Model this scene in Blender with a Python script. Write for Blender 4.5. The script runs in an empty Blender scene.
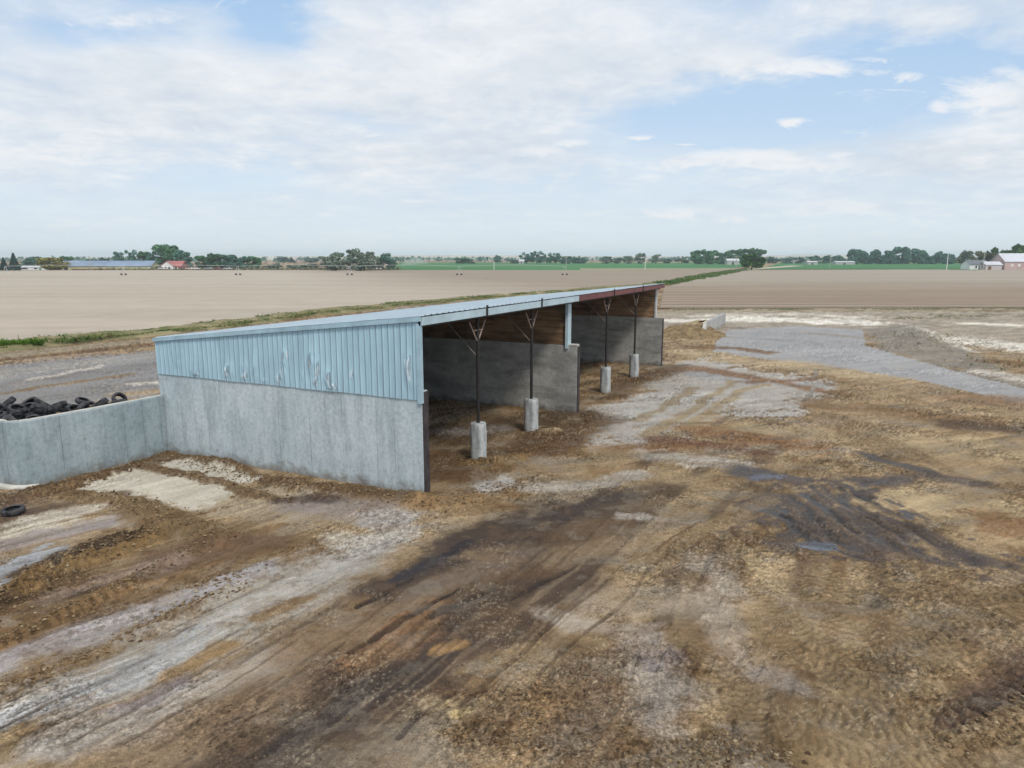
import bpy, bmesh, math, random
import numpy as np
from mathutils import Vector, Matrix

random.seed(7)
RNG = np.random.default_rng(11)
R = math.radians
PI = math.pi
scene = bpy.context.scene
COL = scene.collection

# ------------------------------------------------------------------ camera calibration
F = 700.0; CX = 512.0; CY = 384.0; HZ = 258.0; CAMH = 6.5
TH = math.atan((CY - HZ) / F)


def ray(px, py):
    x = (px - CX) / F; yy = -(py - CY) / F
    return (x, math.cos(TH) + math.sin(TH) * yy, -math.sin(TH) + math.cos(TH) * yy)


def G(px, py, z=0.0):
    """ground point seen at a photo pixel"""
    r = ray(px, py); t = (z - CAMH) / r[2]
    return (r[0] * t, r[1] * t)


def W(px, py, D):
    """point at forward distance D seen at a photo pixel"""
    r = ray(px, py); t = D / r[1]
    return Vector((r[0] * t, D, CAMH + r[2] * t))


AZ = math.atan(343 / math.hypot(F, CY - HZ))
U = (math.sin(AZ), math.cos(AZ)); V = (-math.cos(AZ), math.sin(AZ))
P0 = G(423.6, 495.5)
ROTZ = math.atan2(U[1], U[0])


def loc2w(a, b, z=0.0):
    return Vector((P0[0] + a * U[0] + b * V[0], P0[1] + a * U[1] + b * V[1], z))


# ------------------------------------------------------------------ tagging
def tag(o, label=None, cat=None, group=None, kind=None):
    if label: o['label'] = label
    if cat: o['category'] = cat
    if group: o['group'] = group
    if kind: o['kind'] = kind
    return o


def empty(name, loc, rz=0.0, scale=1.0):
    o = bpy.data.objects.new(name, None)
    o.location = loc; o.rotation_euler = (0, 0, rz)
    o.scale = (scale,) * 3 if not hasattr(scale, '__len__') else scale
    o.empty_display_size = 0.3
    COL.objects.link(o)
    return o


def copy_tree(o, parent=None):
    c = o.copy(); COL.objects.link(c)
    if parent is not None: c.parent = parent
    for ch in o.children: copy_tree(ch, c)
    return c


# ------------------------------------------------------------------ mesh builder
class MB:
    def __init__(s): s.v = []; s.f = []

    def add(s, vs, fs):
        n = len(s.v); s.v += [tuple(p) for p in vs]; s.f += [tuple(i + n for i in q) for q in fs]

    def box(s, lo, hi, M=None):
        x0, y0, z0 = lo; x1, y1, z1 = hi
        vs = [(x0, y0, z0), (x1, y0, z0), (x1, y1, z0), (x0, y1, z0), (x0, y0, z1), (x1, y0, z1), (x1, y1, z1), (x0, y1, z1)]
        if M is not None: vs = [M @ Vector(p) for p in vs]
        s.add(vs, [(0, 3, 2, 1), (4, 5, 6, 7), (0, 1, 5, 4), (1, 2, 6, 5), (2, 3, 7, 6), (3, 0, 4, 7)])

    def hexa(s, bot, top):
        """bottom and top rings of equal length"""
        n = len(bot)
        vs = list(bot) + list(top)
        fs = [tuple(range(n - 1, -1, -1)), tuple(range(n, 2 * n))]
        for i in range(n):
            j = (i + 1) % n
            fs.append((i, j, n + j, n + i))
        s.add(vs, fs)

    def tube(s, pts, rad, n=8, cap=True):
        pts = [Vector(p) for p in pts]
        rads = rad if hasattr(rad, '__len__') else [rad] * len(pts)
        rings = []
        for i, p in enumerate(pts):
            d = (pts[min(i + 1, len(pts) - 1)] - pts[max(i - 1, 0)]).normalized()
            a = d.cross(Vector((0, 0, 1)))
            if a.length < 1e-3: a = d.cross(Vector((1, 0, 0)))
            a.normalize(); b = d.cross(a)
            rings.append([p + (a * math.cos(2 * PI * k / n) + b * math.sin(2 * PI * k / n)) * rads[i] for k in range(n)])
        vs = [q for r in rings for q in r]; fs = []
        for i in range(len(rings) - 1):
            for k in range(n):
                k2 = (k + 1) % n
                fs.append((i * n + k, i * n + k2, (i + 1) * n + k2, (i + 1) * n + k))
        if cap:
            fs.append(tuple(range(n - 1, -1, -1))); fs.append(tuple((len(rings) - 1) * n + k for k in range(n)))
        s.add(vs, fs)

    def build(s, name, mat, parent=None, smooth=False, bevel=0.0):
        me = bpy.data.meshes.new(name)
        me.from_pydata(s.v, [], s.f)
        bm = bmesh.new(); bm.from_mesh(me)
        bmesh.ops.recalc_face_normals(bm, faces=bm.faces)
        if bevel > 0:
            bmesh.ops.bevel(bm, geom=list(bm.edges), offset=bevel, segments=2, affect='EDGES', profile=0.6)
        bm.to_mesh(me); bm.free()
        if smooth:
            me.polygons.foreach_set('use_smooth', [True] * len(me.polygons))
        if mat: me.materials.append(mat)
        o = bpy.data.objects.new(name, me); COL.objects.link(o)
        if parent is not None: o.parent = parent
        return o


def mesh_np(name, verts, faces, mat, parent=None, smooth=True, attrs=None, cols=None):
    """verts (n,3) array, faces (m,k) array with k = 3 or 4"""
    me = bpy.data.meshes.new(name)
    n = len(verts); m, k = faces.shape
    me.vertices.add(n); me.vertices.foreach_set('co', np.ascontiguousarray(verts, dtype=np.float32).ravel())
    me.loops.add(m * k); me.loops.foreach_set('vertex_index', np.ascontiguousarray(faces, dtype=np.int32).ravel())
    me.polygons.add(m)
    me.polygons.foreach_set('loop_start', np.arange(0, m * k, k, dtype=np.int32))
    me.polygons.foreach_set('loop_total', np.full(m, k, dtype=np.int32))
    me.polygons.foreach_set('use_smooth', np.full(m, smooth, dtype=bool))
    me.update(calc_edges=True)
    for an, av in (attrs or {}).items():
        a = me.attributes.new(an, 'FLOAT', 'POINT'); a.data.foreach_set('value', np.ascontiguousarray(av, dtype=np.float32))
    for an, av in (cols or {}).items():
        a = me.attributes.new(an, 'FLOAT_COLOR', 'POINT')
        c4 = np.ones((n, 4), dtype=np.float32); c4[:, :3] = av
        a.data.foreach_set('color', c4.ravel())
    me.materials.append(mat)
    o = bpy.data.objects.new(name, me); COL.objects.link(o)
    if parent is not None: o.parent = parent
    return o


# ------------------------------------------------------------------ numpy noise
_T = [np.random.default_rng(100 + i).random((256, 256)).astype(np.float32) * 2 - 1 for i in range(8)]


def vn(x, y, seed=0):
    T = _T[seed % 8]
    x = x + 37.7 * seed; y = y + 91.3 * seed
    xi = np.floor(x); yi = np.floor(y)
    fx = (x - xi).astype(np.float32); fy = (y - yi).astype(np.float32)
    xi = xi.astype(np.int64) & 255; yi = yi.astype(np.int64) & 255
    x1 = (xi + 1) & 255; y1 = (yi + 1) & 255
    fx = fx * fx * (3 - 2 * fx); fy = fy * fy * (3 - 2 * fy)
    a = T[yi, xi]; b = T[yi, x1]; c = T[y1, xi]; d = T[y1, x1]
    return a + (b - a) * fx + (c - a) * fy + (a - b - c + d) * fx * fy


def fbm(x, y, oct=4, seed=0, gain=0.55, lac=2.03):
    s = np.zeros_like(x, dtype=np.float32); amp = 1.0; tot = 0.0
    ca, sa = math.cos(0.6), math.sin(0.6)
    for o in range(oct):
        s += amp * vn(x, y, seed + o); tot += amp; amp *= gain
        x, y = (x * ca - y * sa) * lac, (x * sa + y * ca) * lac
    return s / tot * 1.5


def sstep(a, b, x):
    t = np.clip((x - a) / (b - a), 0, 1)
    return t * t * (3 - 2 * t)


# ------------------------------------------------------------------ node materials
class NT:
    def __init__(s, name):
        s.m = bpy.data.materials.new(name); s.m.use_nodes = True
        s.t = s.m.node_tree; s.n = s.t.nodes
        s.b = s.n['Principled BSDF']
        s.b.inputs['Specular IOR Level'].default_value = 0.3

    def node(s, typ, **kw):
        n = s.n.new(typ)
        for k, v in kw.items(): setattr(n, k, v)
        return n

    def link(s, a, b): s.t.links.new(a, b)

    def inp(s, sock, val):
        if hasattr(val, 'links'): s.link(val, sock)
        elif val is not None: sock.default_value = val

    def coord(s, which='Object'):
        return s.node('ShaderNodeTexCoord').outputs[which]

    def mapping(s, vec, scale=(1, 1, 1), loc=(0, 0, 0), rot=(0, 0, 0)):
        m = s.node('ShaderNodeMapping'); s.link(vec, m.inputs['Vector'])
        m.inputs['Scale'].default_value = scale; m.inputs['Location'].default_value = loc; m.inputs['Rotation'].default_value = rot
        return m.outputs[0]

    def noise(s, vec, scale=1.0, detail=4.0, rough=0.55, dist=0.0, sc=None):
        if sc is not None: vec = s.mapping(vec, sc)
        n = s.node('ShaderNodeTexNoise'); s.link(vec, n.inputs['Vector'])
        n.inputs['Scale'].default_value = scale; n.inputs['Detail'].default_value = detail
        n.inputs['Roughness'].default_value = rough; n.inputs['Distortion'].default_value = dist
        return n.outputs['Fac']

    def ramp(s, fac, stops):
        r = s.node('ShaderNodeValToRGB'); s.link(fac, r.inputs[0])
        e = r.color_ramp.elements
        while len(e) < len(stops): e.new(0.5)
        for i, (p, c) in enumerate(stops):
            e[i].position = p
            e[i].color = (c, c, c, 1) if not hasattr(c, '__len__') else (*c, 1)
        return r.outputs[0]

    def mix(s, fac, a, b, mode='MIX'):
        m = s.node('ShaderNodeMix', data_type='RGBA', blend_type=mode)
        s.inp(m.inputs[0], fac)
        for i, v in ((6, a), (7, b)):
            if hasattr(v, 'links'): s.link(v, m.inputs[i])
            else: m.inputs[i].default_value = (*v, 1) if hasattr(v, '__len__') else (v, v, v, 1)
        return m.outputs[2]

    def math(s, op, a, b=None, c=None):
        m = s.node('ShaderNodeMath', operation=op)
        s.inp(m.inputs[0], a); s.inp(m.inputs[1], b)
        if c is not None: s.inp(m.inputs[2], c)
        return m.outputs[0]

    def attr(s, name, out='Fac'):
        a = s.node('ShaderNodeAttribute'); a.attribute_name = name
        return a.outputs[out]

    def bump(s, h, strength=0.4, dist=0.02):
        b = s.node('ShaderNodeBump'); s.link(h, b.inputs['Height'])
        b.inputs['Strength'].default_value = strength; b.inputs['Distance'].default_value = dist
        s.link(b.outputs[0], s.b.inputs['Normal'])
        return b

    def out(s, base=None, rough=None, metal=None, spec=None):
        s.inp(s.b.inputs['Base Color'], base if hasattr(base, 'links') else ((*base, 1) if base is not None else None))
        s.inp(s.b.inputs['Roughness'], rough)
        s.inp(s.b.inputs['Metallic'], metal)
        s.inp(s.b.inputs['Specular IOR Level'], spec)
        return s.m


def simple(name, c, rough=0.7, var=0.25, scale=2.0, metal=0.0, bump=0.0, bscale=20):
    n = NT(name); co = n.coord()
    f = n.noise(co, scale, 5, 0.6)
    lo = tuple(x * (1 - var) for x in c); hi = tuple(min(1, x * (1 + var)) for x in c)
    base = n.ramp(f, [(0.3, lo), (0.7, hi)])
    if bump: n.bump(n.noise(co, bscale, 4), bump, 0.02)
    return n.out(base, rough, metal)


def concrete(name, base, dark, light, streak_axis='Z', stain=(0.16, 0.13, 0.10), joints=True):
    n = NT(name); co = n.coord()
    big = n.noise(co, 0.55, 5, 0.6, 0.6)
    c = n.mix(n.ramp(big, [(0.35, 0.0), (0.68, 1.0)]), base, light)
    sc = (1.6, 1.6, 0.22) if streak_axis == 'Z' else (0.30, 0.30, 1.1)
    st = n.noise(co, 1.7, 6, 0.65, 0.5, sc=sc)
    c = n.mix(n.ramp(st, [(0.34, 0.80), (0.54, 0.0)]), c, dark)
    st2 = n.noise(co, 3.4, 4, 0.6, 0.2, sc=sc)
    c = n.mix(n.ramp(st2, [(0.58, 0.0), (0.74, 0.5)]), c, light)
    if joints:
        # thin board marks left by the shuttering, every 0.61 m along the wall
        sx = n.node('ShaderNodeSeparateXYZ'); n.link(co, sx.inputs[0])
        along = n.math('ADD', sx.outputs[0], sx.outputs[1])
        fr = n.math('FRACT', n.math('DIVIDE', along, 0.61))
        ln = n.math('LESS_THAN', n.math('ABSOLUTE', n.math('SUBTRACT', fr, 0.5)), 0.020)
        gate = n.ramp(n.noise(co, 1.2, 3, 0.5, sc=(1, 1, 0.5)), [(0.42, 0.0), (0.62, 0.6)])
        c = n.mix(n.math('MULTIPLY', ln, gate), c, tuple(x * 0.55 for x in dark))
    mot = n.noise(co, 9.0, 5, 0.7, 0.3)
    c = n.mix(0.85, c, n.ramp(mot, [(0.32, 0.76), (0.5, 1.0), (0.70, 1.14)]), 'MULTIPLY')
    blt = n.noise(co, 2.6, 5, 0.7, 0.8, sc=(1, 1, 0.8))
    c = n.mix(0.6, c, n.ramp(blt, [(0.35, 0.80), (0.5, 1.0), (0.68, 1.10)]), 'MULTIPLY')
    spl = n.noise(co, 2.3, 5, 0.65, 0.5)
    sz = n.node('ShaderNodeSeparateXYZ'); n.link(co, sz.inputs[0])
    low = n.math('SUBTRACT', n.math('MULTIPLY', spl, 1.5), n.math('ADD', n.math('MULTIPLY', sz.outputs[2], 1.3), 0.38))
    c = n.mix(n.ramp(low, [(0.0, 0.0), (0.4, 0.7)]), c, stain)
    fine = n.noise(co, 38, 3, 0.6)
    c = n.mix(0.5, c, n.ramp(fine, [(0.3, 0.75), (0.7, 1.1)]), 'MULTIPLY')
    n.bump(n.math('ADD', n.noise(co, 14, 5, 0.6), n.math('MULTIPLY', st, 0.6)), 0.35, 0.02)
    return n.out(c, 0.88)


def cladding_mat(name, c, dirt, bare=(0.66, 0.76, 0.84)):
    n = NT(name); co = n.coord()
    big = n.noise(co, 0.9, 4, 0.6, sc=(1, 1, 0.5))
    base = n.ramp(big, [(0.3, tuple(x * 0.86 for x in c)), (0.7, tuple(x * 1.10 for x in c))])
    st = n.noise(co, 2.0, 5, 0.65, 0.2, sc=(3.0, 3.0, 0.2))
    base = n.mix(n.ramp(st, [(0.30, 0.55), (0.52, 0.0)]), base, dirt)
    st2 = n.noise(co, 2.9, 5, 0.65, 0.2, sc=(3.0, 3.0, 0.35))
    base = n.mix(n.ramp(st2, [(0.58, 0.0), (0.78, 0.35)]), base, tuple(min(1, x * 1.5) for x in c))
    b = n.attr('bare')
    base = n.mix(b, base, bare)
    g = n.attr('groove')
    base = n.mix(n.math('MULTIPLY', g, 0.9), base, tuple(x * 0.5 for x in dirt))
    rough = n.math('SUBTRACT', 0.5, n.math('MULTIPLY', b, 0.15))
    return n.out(base, rough, 0.0, 0.4)


M = {}
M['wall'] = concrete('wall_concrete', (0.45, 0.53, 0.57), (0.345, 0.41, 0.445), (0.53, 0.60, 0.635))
M['bunker'] = concrete('bunker_concrete', (0.30, 0.375, 0.415), (0.235, 0.30, 0.335), (0.39, 0.46, 0.49))
M['barrier'] = concrete('barrier_concrete', (0.40, 0.41, 0.41), (0.28, 0.29, 0.29), (0.48, 0.48, 0.47))
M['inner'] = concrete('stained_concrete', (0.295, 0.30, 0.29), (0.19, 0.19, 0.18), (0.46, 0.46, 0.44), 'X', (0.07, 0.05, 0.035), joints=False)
M['mudface'] = simple('muddy_concrete', (0.05, 0.042, 0.045), 0.8, 0.5, 4.0, bump=0.4)
M['pier'] = concrete('pier_concrete', (0.46, 0.49, 0.50), (0.12, 0.125, 0.13), (0.56, 0.59, 0.60), 'Z', (0.16, 0.12, 0.08), joints=False)
M['cap'] = simple('pale_concrete', (0.55, 0.54, 0.50), 0.9, 0.18, 3.0, bump=0.3)
M['clad'] = cladding_mat('blue_grey_metal', (0.375, 0.55, 0.655), (0.22, 0.335, 0.41))
M['roof'] = cladding_mat('roof_metal', (0.40, 0.49, 0.56), (0.28, 0.35, 0.40))
M['trim'] = simple('blue_trim', (0.42, 0.54, 0.61), 0.45, 0.15, 1.5)
M['claddark'] = simple('weathered_blue_trim', (0.33, 0.47, 0.55), 0.5, 0.2, 1.5)
M['redtrim'] = simple('red_trim', (0.155, 0.058, 0.058), 0.55, 0.25, 1.5)
M['paletrim'] = simple('pale_trim', (0.48, 0.50, 0.52), 0.5, 0.15, 1.5)
M['steel'] = simple('black_steel', (0.022, 0.02, 0.02), 0.6, 0.4, 5.0)
M['brace'] = simple('rusty_brace', (0.26, 0.20, 0.17), 0.7, 0.4, 6.0)
M['kbrace'] = simple('dull_brace', (0.15, 0.125, 0.11), 0.7, 0.4, 6.0)
M['purlin'] = simple('timber_purlin', (0.17, 0.11, 0.065), 0.85, 0.3, 3.0)


def wood_panel():
    n = NT('weathered_boards'); co = n.coord()
    g = n.noise(co, 1.4, 6, 0.65, 0.4, sc=(0.5, 0.5, 3.5))
    c = n.ramp(g, [(0.25, (0.09, 0.05, 0.028)), (0.5, (0.27, 0.165, 0.09)), (0.75, (0.42, 0.30, 0.19))])
    sx = n.node('ShaderNodeSeparateXYZ'); n.link(co, sx.inputs[0])
    fr = n.math('FRACT', n.math('DIVIDE', sx.outputs[2], 0.30))
    ln = n.math('LESS_THAN', fr, 0.06)
    c = n.mix(n.math('MULTIPLY', ln, 0.75), c, (0.03, 0.02, 0.013))
    b = n.noise(co, 0.6, 4, 0.6)
    c = n.mix(n.ramp(b, [(0.4, 0.0), (0.65, 0.75)]), c, (0.045, 0.035, 0.03))
    n.bump(g, 0.4, 0.02)
    return n.out(c, 0.85)


M['wood'] = wood_panel()


def rubber():
    n = NT('dusty_rubber'); co = n.coord()
    a = n.noise(co, 3.5, 5, 0.65)
    c = n.ramp(a, [(0.38, (0.010, 0.011, 0.015)), (0.68, (0.080, 0.080, 0.086))])
    n.bump(n.noise(co, 26, 3), 0.4, 0.02)
    return n.out(c, 0.62)


M['rubber'] = rubber()
M['wheel'] = simple('muddy_wheel', (0.10, 0.085, 0.075), 0.9, 0.3, 2.0)
M['tarp'] = simple('white_plastic', (0.62, 0.64, 0.66), 0.45, 0.15, 1.5, bump=0.5, bscale=5)


def leaf(name, lo, hi, sc=0.35):
    n = NT(name)
    geo = n.node('ShaderNodeNewGeometry')
    f = n.noise(n.coord('Object'), sc, 3, 0.6)
    oi = n.node('ShaderNodeObjectInfo')
    rp = geo.outputs['Random Per Island']
    fac = n.math('ADD', n.math('MULTIPLY', f, 0.55), n.math('MULTIPLY', rp, 0.45))
    c = n.ramp(fac, [(0.2, lo), (0.8, hi)])
    k = n.math('ADD', n.math('MULTIPLY', oi.outputs['Random'], 0.5), 0.75)
    c = n.mix(1.0, c, n.ramp(k, [(0.0, 0.0), (1.0, 1.0)]), 'MULTIPLY')
    return n.out(c, 0.75, spec=0.2)


M['leaf_green'] = leaf('green_leaves', (0.0483, 0.1466, 0.0776), (0.1466, 0.3019, 0.1466))
M['leaf_grey'] = leaf('grey_leaves', (0.1079, 0.1654, 0.1222), (0.2875, 0.3594, 0.2731))
M['leaf_dark'] = leaf('dark_leaves', (0.0425, 0.1381, 0.1063), (0.1381, 0.2869, 0.2125))
M['leaf_fir'] = leaf('fir_needles', (0.015, 0.051, 0.051), (0.045, 0.105, 0.09))
M['leaf_yellow'] = leaf('yellow_leaves', (0.27, 0.25, 0.05), (0.46, 0.42, 0.11))
M['leaf_bright'] = leaf('bright_leaves', (0.0156, 0.065, 0.0156), (0.078, 0.1885, 0.0455))
M['leaf_olive'] = leaf('olive_leaves', (0.102, 0.114, 0.066), (0.228, 0.228, 0.15))
M['bark'] = simple('bark', (0.075, 0.06, 0.05), 0.9, 0.3, 4.0)
M['white_paint'] = simple('white_paint', (0.74, 0.75, 0.74), 0.6, 0.1, 1.0)
M['pale_metal'] = simple('galvanised_metal', (0.55, 0.57, 0.58), 0.5, 0.15, 1.0)
M['pole_wood'] = simple('pole_wood', (0.42, 0.40, 0.37), 0.85, 0.2, 1.0)
M['window'] = simple('window_glass', (0.05, 0.065, 0.08), 0.12, 0.3, 0.5)
M['dark'] = simple('dark_opening', (0.035, 0.035, 0.038), 0.7, 0.3, 1.0)

# ------------------------------------------------------------------ yard ground
ROWS_PX = np.concatenate([np.arange(830, 300, -1.0), np.arange(300, 262.5, -0.6)])
rr = []
for p in ROWS_PX:
    rr.append(G(512, float(p))[1])
rr = np.array([2.0, 2.6, 3.3, 4.0, 4.8, 5.5, 6.1] + [x for x in rr if x > 6.4] + [1500, 2200, 3500, 5500, 7600])
fine = np.tan(np.linspace(R(-40.5), R(40.5), 960))
angs = np.concatenate([np.linspace(R(-82), R(-41), 50), np.arctan(fine) * 1.0, np.linspace(R(41), R(82), 50)])
nr, na = len(rr), len(angs)
gx = (rr[:, None] * np.sin(angs)[None, :] / np.cos(np.clip(angs, R(-41), R(41)))[None, :]).astype(np.float64)
gy = (rr[:, None] * np.cos(angs)[None, :] / np.cos(np.clip(angs, R(-41), R(41)))[None, :]).astype(np.float64)
X = gx.ravel(); Y = gy.ravel(); N = len(X)
DIST = np.hypot(X, Y)
# local axes along / across the shed front
LX = (X - P0[0]) * U[0] + (Y - P0[1]) * U[1]
LY = (X - P0[0]) * V[0] + (Y - P0[1]) * V[1]

near = 1 - sstep(70, 120, DIST)
# warped coordinates for ragged stroke edges
WX = X + 0.35 * fbm(X * 0.55, Y * 0.55, 3, 1) + 0.10 * fbm(X * 2.6, Y * 2.6, 3, 2)
WY = Y + 0.35 * fbm(X * 0.55, Y * 0.55, 3, 4) + 0.10 * fbm(X * 2.6, Y * 2.6, 3, 5)
n_big = fbm(X * 0.16, Y * 0.16, 4, 3)
n_mid = fbm(X * 0.8, Y * 0.8, 5, 6)
n_fine = fbm(X * 4.0, Y * 4.0, 4, 0)
n_grit = fbm(X * 13.0, Y * 13.0, 3, 2)
# wheel-drawn streaks run along the shed front on the left, and fan out to the right
sa = R(-8)
SX = LX * math.cos(sa) + LY * math.sin(sa); SY = -LX * math.sin(sa) + LY * math.cos(sa)
SYw = SY + 0.5 * fbm(LX * 0.16, LY * 0.3, 3, 5)
n_str = fbm(SX * 0.10, SYw * 0.75, 4, 1)
n_str2 = fbm(SX * 0.30, SYw * 3.2, 4, 4)
sb = R(52)
TX = X * math.cos(sb) + Y * math.sin(sb); TY = -X * math.sin(sb) + Y * math.cos(sb)
n_str3 = fbm(X * 0.16, Y * 0.55, 4, 7)
right = sstep(-8, 4, X + 0.35 * (20 - Y) + 3 * n_big)       # 0 in the left foreground, 1 to the right

left = 1 - right
fs1 = fbm(SX * 0.40, SYw * 5.5, 4, 2); fs2 = fbm(SX * 0.7 + 5, SYw * 14.0, 3, 6)
tsb = R(24)
HX = X * math.cos(tsb) + Y * math.sin(tsb); HY = -X * math.sin(tsb) + Y * math.cos(tsb)
HYw = HY + 0.8 * fbm(HX * 0.12, HY * 0.12, 3, 2)
fh1 = fbm(HX * 0.35, HYw * 2.2, 5, 3); fh2 = fbm(X * 1.6, Y * 2.2, 5, 1)
n_fin2 = fbm(X * 30.0, Y * 30.0, 2, 3)
n_edge = 0.50 * n_mid + 0.45 * n_fine + 0.15 * n_fin2 + 0.45 * (fs1 * left + fh1 * right) + 0.15 * n_grit


def mixc(a, b, t): return a * (1 - t[:, None]) + np.array(b)[None, :] * t[:, None] if not isinstance(b, np.ndarray) or b.ndim == 1 else a * (1 - t[:, None]) + b * t[:, None]


TAN = (0.345, 0.260, 0.165); STRAW = (0.43, 0.345, 0.225); BROWN = (0.215, 0.138, 0.078); RUST = (0.24, 0.13, 0.065)
DARK = (0.070, 0.050, 0.045); WETD = (0.055, 0.042, 0.038); GREY = (0.36, 0.345, 0.335); PALE = (0.52, 0.51, 0.49)
BLUE = (0.335, 0.345, 0.36); LAV = (0.31, 0.28, 0.262); WHITE = (0.66, 0.63, 0.58); CLOD = (0.120, 0.074, 0.040)

ALB = np.tile(np.array(TAN, dtype=np.float32), (N, 1))
WET = np.zeros(N, dtype=np.float32)
HGT = np.zeros(N, dtype=np.float32)
CLEAN = np.zeros(N, dtype=np.float32)
# base mottling
s_mix = n_str * (1 - right) + (0.55 * n_str3 + 0.45 * n_big) * right
ALB = mixc(ALB, BROWN, sstep(-0.05, 0.55, s_mix + 0.35 * n_mid))
ALB = mixc(ALB, LAV, 0.8 * sstep(0.05, 0.6, -s_mix * 0.7 + 0.5 * n_big - 0.25 * n_mid) * (1 - 0.35 * right))
ALB = mixc(ALB, STRAW, 0.6 * sstep(0.25, 0.75, n_mid + 0.4 * n_str3) * (0.3 + 0.7 * right))
ALB = mixc(ALB, DARK, 0.5 * sstep(0.35, 0.9, n_str2 * (1 - right) * 0.9 + 0.5 * s_mix))
HGT += 0.035 * n_big + 0.018 * n_mid + 0.008 * n_fine + 0.003 * n_grit


def stroke(px, w, col=None, k=1.0, soft=0.6, wet=None, h=0.0, rag=0.5, tread=0.0, streak=0.5, clear=False, pitch=0.22, world=False, edge=0.0, warp=None, clean=0.45):
    """px: photo pixels along the ground; w: half width in metres (one value or one per point)"""
    global ALB, WET, HGT, CLEAN
    pts = np.array(px if world else [G(*p) for p in px], dtype=float); ws = np.array(w if hasattr(w, '__len__') else [w] * len(pts), dtype=float)
    pad = ws.max() * 1.8 + 1.2
    lo = pts.min(0) - pad; hi = pts.max(0) + pad
    idx = np.nonzero((X > lo[0]) & (X < hi[0]) & (Y > lo[1]) & (Y < hi[1]))[0]
    if len(idx) == 0: return
    if warp is None: warp = 0.3 if (ws.max() < 0.21 or tread) else 1.0
    x = X[idx] + warp * (WX[idx] - X[idx]); y = Y[idx] + warp * (WY[idx] - Y[idx])
    if tread: x = X[idx] + 0.10 * (WX[idx] - X[idx]); y = Y[idx] + 0.10 * (WY[idx] - Y[idx])
    best = np.full(len(idx), 1e9); wid = np.ones(len(idx)); arc = np.zeros(len(idx)); side = np.zeros(len(idx)); s0 = 0.0
    for i in range(max(1, len(pts) - 1)):
        a = pts[i]; b = pts[min(i + 1, len(pts) - 1)]
        d = b - a; L2 = max(d @ d, 1e-9)
        t = np.clip(((x - a[0]) * d[0] + (y - a[1]) * d[1]) / L2, 0, 1)
        qx = x - a[0] - t * d[0]; qy = y - a[1] - t * d[1]
        dd = np.hypot(qx, qy); ww = ws[i] + (ws[min(i + 1, len(ws) - 1)] - ws[i]) * t
        sel = dd / ww < best / wid
        best[sel] = dd[sel]; wid[sel] = ww[sel]
        L = math.sqrt(L2); arc[sel] = (s0 + t * L)[sel]
        side[sel] = ((d[0] * qy - d[1] * qx) / L)[sel]
        s0 += L
    r = best / wid
    wdt = 0.10 + 0.42 * soft
    m = sstep(-wdt, wdt, (1 - r) * 0.9 + rag * 0.55 * n_edge[idx] + streak * 0.22 * (fs1[idx] * left[idx] + fh1[idx] * right[idx])) * k
    if col is not None:
        ALB[idx] = ALB[idx] * (1 - m[:, None]) + np.array(col)[None, :] * m[:, None]
        CLEAN[idx] = CLEAN[idx] * (1 - m) + clean * m
    if wet is not None: WET[idx] = WET[idx] * (1 - m) + wet * m
    if clear: HGT[idx] *= (1 - 0.85 * np.clip(m, 0, 1))
    if h:
        prof = np.clip(1 - r * r, 0, 1)
        HGT[idx] += h * prof * (0.75 + 0.5 * n_mid[idx] + 0.55 * n_fine[idx] + 0.3 * n_grit[idx])
    if tread:
        mm = sstep(1.0, 0.7, r) * k
        lug = np.sin(2 * PI * arc / pitch + np.abs(side) * 9.0)
        HGT[idx] += tread * mm * lug * (0.6 + 0.5 * n_mid[idx])
        ALB[idx] *= (1 - 0.40 * mm * sstep(0.0, 0.7, -lug + 0.5 * n_fine[idx]))[:, None]
    if edge:
        e_ = np.exp(-((r - 1.12) / 0.16) ** 2) * sstep(-0.25, 0.35, n_mid[idx] + 0.6 * n_fine[idx]) * (near[idx])
        HGT[idx] += edge * e_ * (1 + 0.6 * n_fine[idx])
        ALB[idx] = ALB[idx] * (1 - 0.45 * e_[:, None]) + np.array(CLOD)[None, :] * 0.45 * e_[:, None]


def poly(px, col, k=1.0, soft=0.25, wet=None, rag=0.25, clear=True, h=0.0):
    global ALB, WET, HGT, CLEAN
    P = np.array([G(*p) for p in px]); lo = P.min(0) - 2; hi = P.max(0) + 2
    idx = np.nonzero((X > lo[0]) & (X < hi[0]) & (Y > lo[1]) & (Y < hi[1]))[0]
    x = X[idx] + rag * (WX[idx] - X[idx]); y = Y[idx] + rag * (WY[idx] - Y[idx])
    inside = np.zeros(len(idx), dtype=bool); dmin = np.full(len(idx), 1e9)
    for i in range(len(P)):
        a = P[i]; b = P[(i + 1) % len(P)]
        c = ((a[1] > y) != (b[1] > y))
        with np.errstate(divide='ignore', invalid='ignore'):
            xi = (b[0] - a[0]) * (y - a[1]) / (b[1] - a[1]) + a[0]
        inside ^= c & (x < xi)
        d = b - a; t = np.clip(((x - a[0]) * d[0] + (y - a[1]) * d[1]) / max(d @ d, 1e-9), 0, 1)
        dmin = np.minimum(dmin, np.hypot(x - a[0] - t * d[0], y - a[1] - t * d[1]))
    sd = np.where(inside, dmin, -dmin) + rag * 1.0 * n_edge[idx]
    m = sstep(-soft * 0.5, soft * 0.5, sd) * k
    ALB[idx] = ALB[idx] * (1 - m[:, None]) + np.array(col)[None, :] * m[:, None]
    CLEAN[idx] = CLEAN[idx] * (1 - m) + ((0.97 if rag < 0.2 else 0.85) if clear else 0.5) * m
    if wet is not None: WET[idx] = WET[idx] * (1 - m) + wet * m
    if clear: HGT[idx] = HGT[idx] * (1 - 0.85 * m) + h * m


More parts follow.
